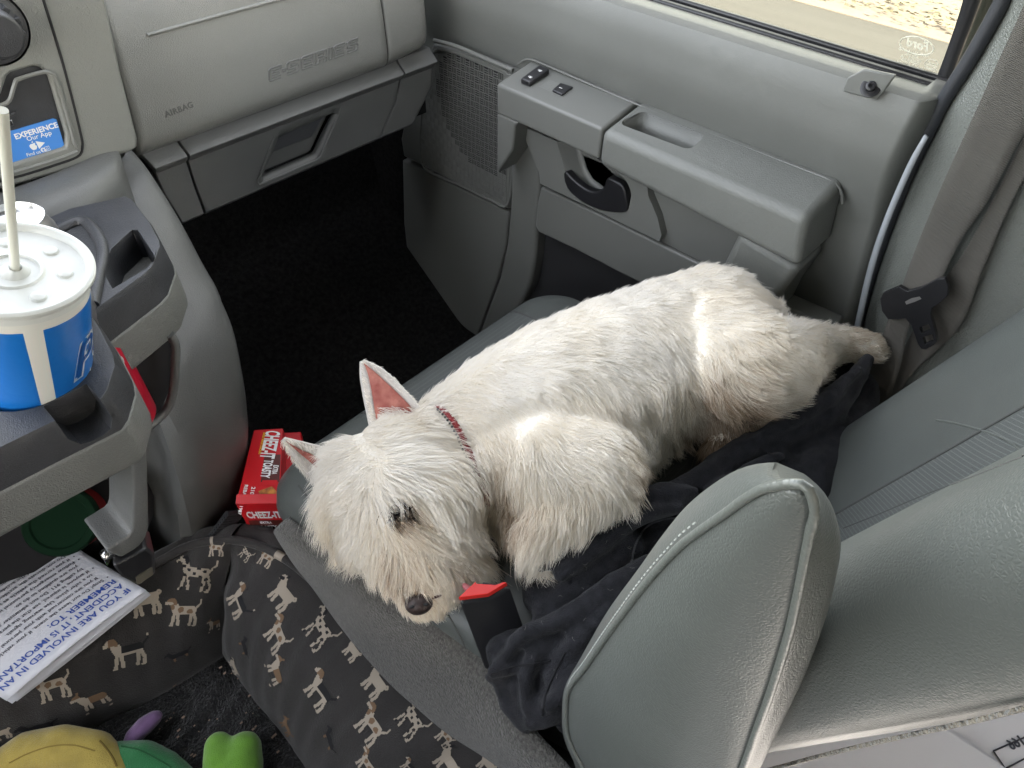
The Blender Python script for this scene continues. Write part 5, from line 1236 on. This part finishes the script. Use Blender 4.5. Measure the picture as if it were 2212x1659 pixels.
for _ in range(60):      # stray white dog hairs on the fleece
    u, v = rng.uniform(1120, 1500), rng.uniform(1080, 1480)
    a = rng.uniform(0, 6.28); r = rng.uniform(4, 12); k = rng.uniform(-1.5, 1.5)
    L = [(u+r*math.cos(a+k*s)*s, v+r*math.sin(a+k*s)*s) for s in np.linspace(0, 1, 6)]; q_ = onj(L, 7, .0008)
    if len(q_) == 7 and max((q_[i+1]-q_[i]).length for i in range(6)) < .01: b.tube(q_, .00008, 3)
o = b.build('stray_hair', mat('stray_hair', (.4, .38, .34), .6), jk); o['kind'] = 'stuff'
# ================================================================ the dog
dog = thing('dog', 'small white terrier asleep on its side across the grey seat', 'dog', at(1250, 900, Z=0))
def D(u, v, z, r): return (at(u, v, Z=z), r)
chains = [
 # skull, cheeks, muzzle
 [D(850, 1016, .080, .060), D(868, 1075, .085, .066), D(885, 1150, .070, .054), D(905, 1220, .052, .043), D(915, 1270, .040, .033)],
 [D(785, 1075, .070, .050), D(870, 1060, .08, .06)], [D(965, 1050, .075, .055), D(880, 1080, .08, .06)],
 [D(790, 1015, .085, .045), D(905, 1000, .085, .044)], [D(960, 1130, .055, .045), D(900, 1150, .06, .045)],
 [D(1000, 1215, .03, .026), D(985, 1250, .03, .026), D(965, 1225, .035, .030), D(910, 1230, .045, .036)],
 [D(780, 1130, .05, .035), D(860, 1100, .07, .05)],
 # neck and trunk
 [D(925, 990, .08, .054), D(1010, 925, .088, .062), D(1100, 895, .10, .084), D(1200, 860, .108, .098), D(1320, 810, .112, .101), D(1430, 760, .115, .096), D(1530, 715, .122, .088), D(1590, 714, .118, .062), D(1640, 724, .115, .040)],
 [D(1120, 960, .085, .080), D(1230, 950, .085, .086), D(1345, 868, .072, .080), D(1430, 845, .066, .066), D(1480, 820, .07, .055)],
 # haunch and the visible hind leg
 [D(1548, 742, .150, .070), D(1600, 782, .160, .064), D(1650, 792, .145, .053), D(1700, 768, .125, .042), D(1750, 752, .114, .030), D(1800, 743, .108, .023), D(1840, 742, .106, .022), D(1870, 748, .102, .022), D(1884, 754, .10, .017)], [D(1865, 740, .10, .014), D(1893, 744, .10, .009)], [D(1868, 752, .10, .014), D(1898, 758, .10, .009)], [D(1868, 762, .10, .012), D(1892, 771, .098, .008)],
 [D(1585, 800, .105, .055), D(1640, 812, .105, .042), D(1685, 790, .105, .030)],
 # far hind leg below
 [D(1560, 870, .065, .045), D(1610, 890, .055, .032), D(1590, 930, .045, .024), D(1555, 965, .04, .020)],
 # front legs
 [D(1190, 985, .115, .058), D(1275, 1000, .125, .050), D(1300, 1020, .115, .042), D(1250, 1065, .10, .040), D(1200, 1105, .085, .034), D(1168, 1148, .072, .028), D(1160, 1172, .066, .021)],
 [D(1100, 1000, .07, .05), D(1100, 1080, .045, .036), D(1120, 1120, .04, .028)],
]
FURB = mat('fur_skin', (.84, .80, .72), .8, 'noise', 300, .002)
body = blob('dog_body', chains, FURB, dog, .0055, 9)
# ears
EARW = mat('ear_fur', (.66, .62, .57), .8); EARP = mat('ear_pink', (.52, .20, .15), .6, 'noise', 90, .003, col2=(.30, .07, .055), vscale=55)
def ear(Lp, Rp, t0, t1, cup, inn):
    n = 22; A = catm([at(u, v, t=lerp(t0, t1, k/(len(Lp)-1))) for k, (u, v) in enumerate(Lp)], n); B = catm([at(u, v, t=lerp(t0, t1, k/(len(Rp)-1))) for k, (u, v) in enumerate(Rp)], n)
    vd = ray(*Lp[0]); vd = vd/np.linalg.norm(vd)
    G = []; G2 = []
    for i in range(n):
        w_ = np.linalg.norm(B[i]-A[i]); s = np.linspace(0, 1, 13); r = [A[i]+(B[i]-A[i])*k+vd*(cup*w_*(1-(2*k-1)**2)) for k in s]; G.append(r)
        s2 = np.linspace(*inn, 11); e = 1-(i/(n-1))**2.4
        s2 = .5*(inn[0]+inn[1])+(s2-.5*(inn[0]+inn[1]))*(e*.92+.05)
        G2.append([A[i]+(B[i]-A[i])*k+vd*(cup*w_*(1-(2*k-1)**2))-vd*.0022 for k in s2])
    o = gmesh('ear', np.array(G), EARW, dog, thick=.0022)
    i2 = gmesh('inner_ear', np.array(G2[:21]), EARP, o); return o
e1_ = ear([(806, 962), (800, 925), (793, 890), (785, 850), (779, 812), (779, 780)], [(935, 975), (935, 930), (905, 880), (868, 838), (825, 798), (784, 778)], .815, .858, .30, (.10, .92))
e2e = ear([(700, 1062), (678, 1040), (655, 1015), (636, 992), (620, 968), (611, 950)], [(745, 1005), (725, 985), (698, 968), (668, 960), (636, 952), (614, 947)], .855, .84, .28, (.34, .66))
# nose, eye, mouth
NOSE = mat('nose_leather', (.035, .022, .02), .38, 'noise', 500, .001)
nc = at(905, 1302, t=.741)
def ell(name, c, r, axs, m, par, n=24):
    bm = bmesh.new(); bmesh.ops.create_uvsphere(bm, u_segments=n, v_segments=n//2+2, radius=1)
    X_, Y_, Z_ = axs
    for v in bm.verts: v.co = Vector(c)+X_*v.co.x*r[0]+Y_*v.co.y*r[1]+Z_*v.co.z*r[2]
    me = bpy.data.meshes.new(name); bm.to_mesh(me); bm.free(); return link(name, me, m, par)
cr_, cu_ = Vector((Xc[0], Yc[0], Zc[0])), Vector((Xc[1], Yc[1], Zc[1])); cf_ = Vector((Xc[2], Yc[2], Zc[2]))
nose = ell('nose', nc, (.0155, .0128, .0135), (cr_*.96+cu_*.2, cu_*.96-cr_*.2, cf_), NOSE, dog)
for (u, v) in [(890, 1311), (920, 1306)]: ell('nostril', at(u, v, t=.7225), (.0028, .0018, .002), (cr_, cu_, cf_), BLKM, nose, 12)
ell('mouth', at(940, 1290, t=.740), (.008, .0014, .003), (cr_*.95+cu_*.3, cu_, cf_), mat('lip_dark', (.06, .02, .02), .5), dog, 16)
ell('tongue', at(1012, 1272, t=.752), (.009, .0045, .005), (cr_*.8-cu_*.5, cu_, cf_), mat('tongue_pink', (.55, .16, .18), .35), dog, 16)
dbv = bvh(body)
def ond(u, v, l=0):
    h = hit(dbv, u, v); return (h[0]+h[1]*l) if h else at(u, v, Z=.1)
b = MB(); b.tube([ond(u, v, .0042) for u, v in catm([(838, 1128), (848, 1121), (860, 1113), (874, 1104), (890, 1094)], 14)], [.001, .0015]+[.0022]*10+[.0015, .001], 8); b.build('eye', mat('eye_slit', (.006, .005, .005), .7, spec=.1), dog)
# collar
b = MB(); cpath = [(950, 880), (968, 895), (985, 915), (1003, 945), (1018, 978), (1030, 1010), (1040, 1050), (1045, 1085), (1046, 1110)]
CP = [ond(u, v, .0045) for u, v in catm(cpath, 40)]
CPs = catm([tuple(p) for p in CP[::4]], 60)
nrm = [( (Vector(CAM)-Vector(p)).normalized()) for p in CPs]
A_ = np.array([tuple(Vector(p)-cr_*.0045) for p in CPs]); B2 = np.array([tuple(Vector(p)+cr_*.0035-cf_*.001) for p in CPs])
col_ = gmesh('collar', np.array([A_, (A_+B2)/2+np.array(cf_)*.0018, B2]), mat('collar_red', (.20, .008, .012), .6, 'noise', 800, .0006), dog, thick=.003)
b = MB()
for i in range(4, 56, 2): 
    p = Vector(CPs[i])-cr_*.0064; b.lathe([(.0016, 0), (.0012, .0012), (0, .0016)], p, 8, axis=cf_)
b.build('collar_studs', CHAR, col_)
# ---------------------------------------------------------------- fur strands
def tri_sample(o, N):
    dg = bpy.context.evaluated_depsgraph_get(); dg.update(); e = o.evaluated_get(dg); me = e.to_mesh(); me.calc_loop_triangles(); L = np.array(wloc(o))
    co = np.empty(len(me.vertices)*3, np.float32); me.vertices.foreach_get('co', co); co = co.reshape(-1, 3)+L
    vn = np.empty(len(me.vertices)*3, np.float32); me.vertices.foreach_get('normal', vn); vn = vn.reshape(-1, 3)
    ti = np.empty(len(me.loop_triangles)*3, np.int32); me.loop_triangles.foreach_get('vertices', ti); ti = ti.reshape(-1, 3); e.to_mesh_clear()
    a, b_, c = co[ti[:, 0]], co[ti[:, 1]], co[ti[:, 2]]; ar = np.linalg.norm(np.cross(b_-a, c-a), axis=1); pr = ar/ar.sum()
    k = rng.choice(len(ti), N, p=pr); u = rng.random(N); v = rng.random(N); f = u+v > 1; u[f] = 1-u[f]; v[f] = 1-v[f]
    P = a[k]*(1-u-v)[:, None]+b_[k]*u[:, None]+c[k]*v[:, None]; Nn = vn[ti[k, 0]]*(1-u-v)[:, None]+vn[ti[k, 1]]*u[:, None]+vn[ti[k, 2]]*v[:, None]
    Nn /= np.linalg.norm(Nn, axis=1)[:, None]+1e-9; return P, Nn
def proj(P):
    d = P-CAM; c = np.array([Xc, Yc, Zc]); q = d[:, [0]]*Xc+d[:, [1]]*Yc+d[:, [2]]*Zc; return 1106+F*q[:, 0]/-q[:, 2], 829.5-F*q[:, 1]/-q[:, 2], -q[:, 2]
# flow guides: (u0,v0,u1,v1, length m, outwardness, tint 0..1)
CR, CU, CF = np.array(cr_), np.array(cu_), np.array(cf_)
guides = [
 # head: parting down the middle, sweeping to both sides and forward
 (835, 960, 900, 978, .030, .4, .1), (815, 1060, 875, 1090, .034, .35, .15), (812, 1110, 850, 1150, .026, .35, .3), (765, 965, 720, 985, .022, .5, .1), (800, 1000, 740, 1040, .026, .6, .15), (770, 1070, 705, 1110, .028, .7, .2), (790, 1130, 735, 1180, .028, .6, .2), (830, 1180, 810, 1240, .022, .4, .25),
 (800, 945, 850, 948, .022, .45, .1), (880, 960, 930, 945, .020, .5, .05), (850, 1010, 915, 1028, .036, .35, .1), (920, 1000, 990, 1060, .034, .35, .15), (900, 1050, 990, 1130, .036, .35, .2), (960, 1080, 1010, 1180, .034, .4, .2),
 (860, 1060, 880, 1120, .026, .35, .35), (870, 1130, 900, 1160, .022, .35, .55), (930, 1120, 990, 1170, .032, .35, .3), (920, 1170, 985, 1220, .032, .35, .3), (890, 1190, 900, 1260, .024, .3, .35), (860, 1220, 850, 1290, .024, .45, .4), (940, 1230, 1000, 1270, .030, .45, .35), (900, 1260, 930, 1290, .018, .3, .5), (880, 1260, 870, 1305, .018, .4, .5), (985, 1130, 1020, 1200, .03, .5, .25),
 (1000, 960, 1020, 1030, .018, .45, .1), (950, 900, 975, 890, .016, .6, .05), (960, 960, 1000, 1000, .022, .5, .1),
 # neck and body
 (1000, 880, 1060, 900, .016, .4, .1), (1050, 950, 1090, 1020, .018, .3, .35), (1060, 1030, 1080, 1110, .022, .3, .5), (1100, 830, 1180, 850, .016, .35, .0), (1130, 930, 1190, 1010, .018, .3, .2), (1200, 760, 1290, 790, .016, .35, .0), (1240, 880, 1310, 960, .018, .3, .1), (1300, 700, 1390, 720, .016, .35, .0), (1350, 800, 1430, 880, .018, .3, .05), (1380, 930, 1430, 1000, .022, .35, .25), (1450, 640, 1540, 660, .017, .35, .05), (1460, 760, 1500, 850, .02, .3, .1), (1480, 880, 1520, 970, .024, .35, .35), (1540, 940, 1560, 1000, .022, .4, .75),
 # haunch and leg
 (1560, 640, 1640, 680, .019, .4, .2), (1560, 740, 1620, 820, .022, .35, .25), (1630, 730, 1700, 770, .020, .4, .25), (1600, 820, 1670, 850, .024, .35, .45), (1680, 800, 1730, 830, .024, .45, .35), (1720, 740, 1780, 750, .022, .45, .3), (1710, 700, 1720, 660, .016, .8, .2), (1790, 735, 1850, 738, .014, .35, .35), (1850, 745, 1890, 755, .010, .3, .5), (1590, 890, 1620, 930, .022, .4, .85), (1560, 860, 1580, 910, .02, .35, .8),
 # foreleg
 (1230, 1000, 1280, 1040, .022, .35, .2), (1300, 1010, 1340, 1050, .026, .5, .15), (1240, 1060, 1200, 1120, .024, .35, .35), (1180, 1110, 1150, 1190, .026, .45, .4), (1260, 1080, 1260, 1140, .024, .5, .3), (1140, 1100, 1150, 1150, .022, .4, .5), (1100, 1060, 1100, 1130, .022, .35, .5)]
GD = np.array(guides, float)
SPOTS_AND_SHADE = [(854, 1094, 14, 1.3), (870, 1086, 10, .9), (834, 1114, 9, .5), (836, 1180, 9, .25), (848, 1215, 9, .25), (864, 1252, 9, .3), (886, 1280, 12, .35), (1500, 745, 10, .12), (1515, 840, 13, .25), (1110, 1130, 20, .2), (700, 1110, 20, .1), (880, 935, 16, .35), (1562, 945, 26, .30), (1600, 895, 22, .25), (1088, 1060, 14, .28), (1075, 1000, 12, .15), (905, 1275, 13, .3), (1540, 800, 12, .2), (1490, 930, 18, .15), (1370, 1010, 26, .28), (1330, 960, 12, .15), (1105, 1100, 12, .2)]  # eye and stain tints, plus shade tinted into collar and thigh creases
def make_fur(name, src, N, par, lscale=1., rad=.00034, K=9, clump=.75, sel=None, outw=None, jt=.13, eye=False, tint=None):
    P, Nn = tri_sample(src, N)
    if sel:
        U, V_, T = proj(P); k_ = sel(U, V_); P, Nn = P[k_], Nn[k_]; N = len(P)
    # keep strands that face a camera region within reach: everything except the underside pressed to the seat
    U, V_, T = proj(P)
    kill = np.zeros(N, bool)
    for (eu, ev) in [(836, 1120), (846, 1110), (856, 1102), (868, 1094), (882, 1086)]: kill |= (U-eu)**2+(V_-ev)**2 < 6**2
    kill |= (U-905)**2+(V_-1305)**2 < 10**2
    if not eye: P, Nn, U, V_ = P[~kill], Nn[~kill], U[~kill], V_[~kill]; N = len(P)
    d2 = (U[:, None]-GD[None, :, 0])**2+(V_[:, None]-GD[None, :, 1])**2; w_ = 1/(d2+350)**1.6; w_ /= w_.sum(1)[:, None]
    du = GD[:, 2]-GD[:, 0]; dv = GD[:, 3]-GD[:, 1]; L_ = np.hypot(du, dv); dirs = (CR[None]*(du/L_)[:, None]-CU[None]*(dv/L_)[:, None])
    Dv = w_@dirs; ln = (w_@GD[:, 4])*lscale; ow = w_@GD[:, 5]; ti = w_@GD[:, 6]
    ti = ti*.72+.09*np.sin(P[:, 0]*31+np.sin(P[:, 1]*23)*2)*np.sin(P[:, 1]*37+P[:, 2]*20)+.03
    for (eu, ev, er, ea) in SPOTS_AND_SHADE: ti = ti+ea*np.exp(-((U-eu)**2+(V_-ev)**2)/(2*er*er))
    jit = rng.normal(0, jt, (N, 3)); Dv = Dv/(np.linalg.norm(Dv, axis=1)[:, None]+1e-9)
    Dt = Dv-Nn*(Dv*Nn).sum(1)[:, None]*.9; Dt /= np.linalg.norm(Dt, axis=1)[:, None]+1e-6
    # low-frequency waviness of the coat
    wv = np.sin(P[:, 0]*55+np.sin(P[:, 1]*38)*2)+np.sin(P[:, 1]*60+P[:, 0]*30); side = np.cross(Nn, Dt); Dt = Dt+side*(.22*wv)[:, None]+jit; Dt /= np.linalg.norm(Dt, axis=1)[:, None]
    ln = ln*np.clip((1310-V_)/100, .50, 1)*(1-.82*np.exp(-((U-848)**2+(V_-1082)**2)/(2*26**2)))
    if tint is not None: ti = ti*0+tint
    if outw is not None: ow = ow*0+outw
    ln = ln*rng.uniform(.6, 1.25, N)
    S_n = 5; s = np.linspace(0, 1, S_n)
    path = np.zeros((N, S_n, 3)); o_ = ow[:, None]
    curl = rng.normal(0, .25, (N, 1))
    for k in range(1, S_n):
        q = s[k]; dd = Dt+Nn*(o_*(1.25-1.05*q))+side*curl*q*.6; dd /= np.linalg.norm(dd, axis=1)[:, None]; path[:, k] = path[:, k-1]+dd*(ln/(S_n-1))[:, None]
    pos = P[:, None, :]+path-Nn[:, None, :]*.0015
    # clumping
    nc_ = max(1, N//K); cid = rng.choice(N, nc_, replace=False); kd = kdtree.KDTree(nc_)
    for j, c in enumerate(cid): kd.insert(P[c], j)
    kd.balance(); near = np.array([cid[kd.find(P[i])[1]] for i in range(N)])
    cf = clump*rng.uniform(.5, 1, N)
    tgt = pos[near]
    wgt = (s**1.4)[None, :, None]*cf[:, None, None]; pos = pos*(1-wgt)+tgt*wgt
    pos -= np.array(wloc(par))[None, None]
    hc = bpy.data.hair_curves.new(name); hc.add_curves([S_n]*N)
    hc.attributes['position'].data.foreach_set('vector', pos.astype(np.float32).ravel()) if 'position' in hc.attributes else hc.position_data.foreach_set('vector', pos.astype(np.float32).ravel())
    ra = hc.attributes.get('radius') or hc.attributes.new('radius', 'FLOAT', 'POINT')
    rr_ = rad*rng.uniform(.7, 1.2, N)[:, None]*np.array([1, 1, .85, .6, .15])[None]; ra.data.foreach_set('value', rr_.astype(np.float32).ravel())
    ta = hc.attributes.new('tint', 'FLOAT', 'CURVE'); ta.data.foreach_set('value', np.clip(ti+rng.normal(0, .10, N), 0, 1).astype(np.float32))
    o = bpy.data.objects.new(name, hc); S.collection.objects.link(o); o.parent = par; o.location = (0, 0, 0); hc.materials.append(FUR); return o
FUR = bpy.data.materials.new('white_fur'); FUR.use_nodes = True; n_ = FUR.node_tree.nodes; l_ = FUR.node_tree.links; p_ = n_['Principled BSDF']
at_ = n_.new('ShaderNodeAttribute'); at_.attribute_name = 'tint'; cr__ = n_.new('ShaderNodeValToRGB'); l_.new(at_.outputs['Fac'], cr__.inputs[0])
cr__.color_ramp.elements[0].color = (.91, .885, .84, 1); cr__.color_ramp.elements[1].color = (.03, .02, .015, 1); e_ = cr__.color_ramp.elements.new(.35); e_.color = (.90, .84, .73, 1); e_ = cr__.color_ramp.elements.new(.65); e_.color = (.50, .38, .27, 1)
l_.new(cr__.outputs[0], p_.inputs['Base Color']); p_.inputs['Roughness'].default_value = .55; p_.inputs['Specular IOR Level'].default_value = .35
tl = n_.new('ShaderNodeBsdfTranslucent'); l_.new(cr__.outputs[0], tl.inputs[0]); ms = n_.new('ShaderNodeMixShader'); ms.inputs[0].default_value = .3; l_.new(p_.outputs[0], ms.inputs[1]); l_.new(tl.outputs[0], ms.inputs[2]); l_.new(ms.outputs[0], n_['Material Output'].inputs[0])
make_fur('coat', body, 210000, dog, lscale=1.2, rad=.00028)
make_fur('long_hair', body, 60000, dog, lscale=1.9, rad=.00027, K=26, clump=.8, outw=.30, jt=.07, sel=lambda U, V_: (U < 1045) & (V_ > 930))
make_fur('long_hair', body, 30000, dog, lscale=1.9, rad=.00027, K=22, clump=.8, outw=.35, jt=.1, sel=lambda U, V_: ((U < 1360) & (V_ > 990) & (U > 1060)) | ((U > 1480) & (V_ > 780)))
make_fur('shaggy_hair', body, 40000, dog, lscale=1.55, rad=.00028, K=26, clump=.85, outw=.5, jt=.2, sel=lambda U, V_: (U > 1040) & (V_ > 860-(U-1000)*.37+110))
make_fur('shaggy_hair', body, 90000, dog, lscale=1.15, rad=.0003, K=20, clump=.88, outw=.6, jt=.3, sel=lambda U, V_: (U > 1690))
make_fur('eye_hair', body, 260000, dog, lscale=1.6, rad=.0004, K=6, clump=.6, outw=.5, jt=.45, eye=True, tint=.97, sel=lambda U, V_: (np.hypot((U-852)*.85-(V_-1094)*.53, ((U-852)*.53+(V_-1094)*.85)*2.2) < 27) & (rng.random(len(U)) < .75))
i1_ = [c for c in e1_.children if c.name.startswith('inner')][0]
make_fur('ear_tuft', i1_, 3500, dog, lscale=1.1, rad=.0003, K=14, clump=.7, outw=.5, jt=.25, tint=.12, sel=lambda U, V_: (V_ > 872+rng.random(len(U))*40))
make_fur('ear_hair', e1_, 5000, dog, lscale=.30, rad=.00028, clump=.3); make_fur('ear_hair', e2e, 2500, dog, lscale=.35, rad=.00028, clump=.3)
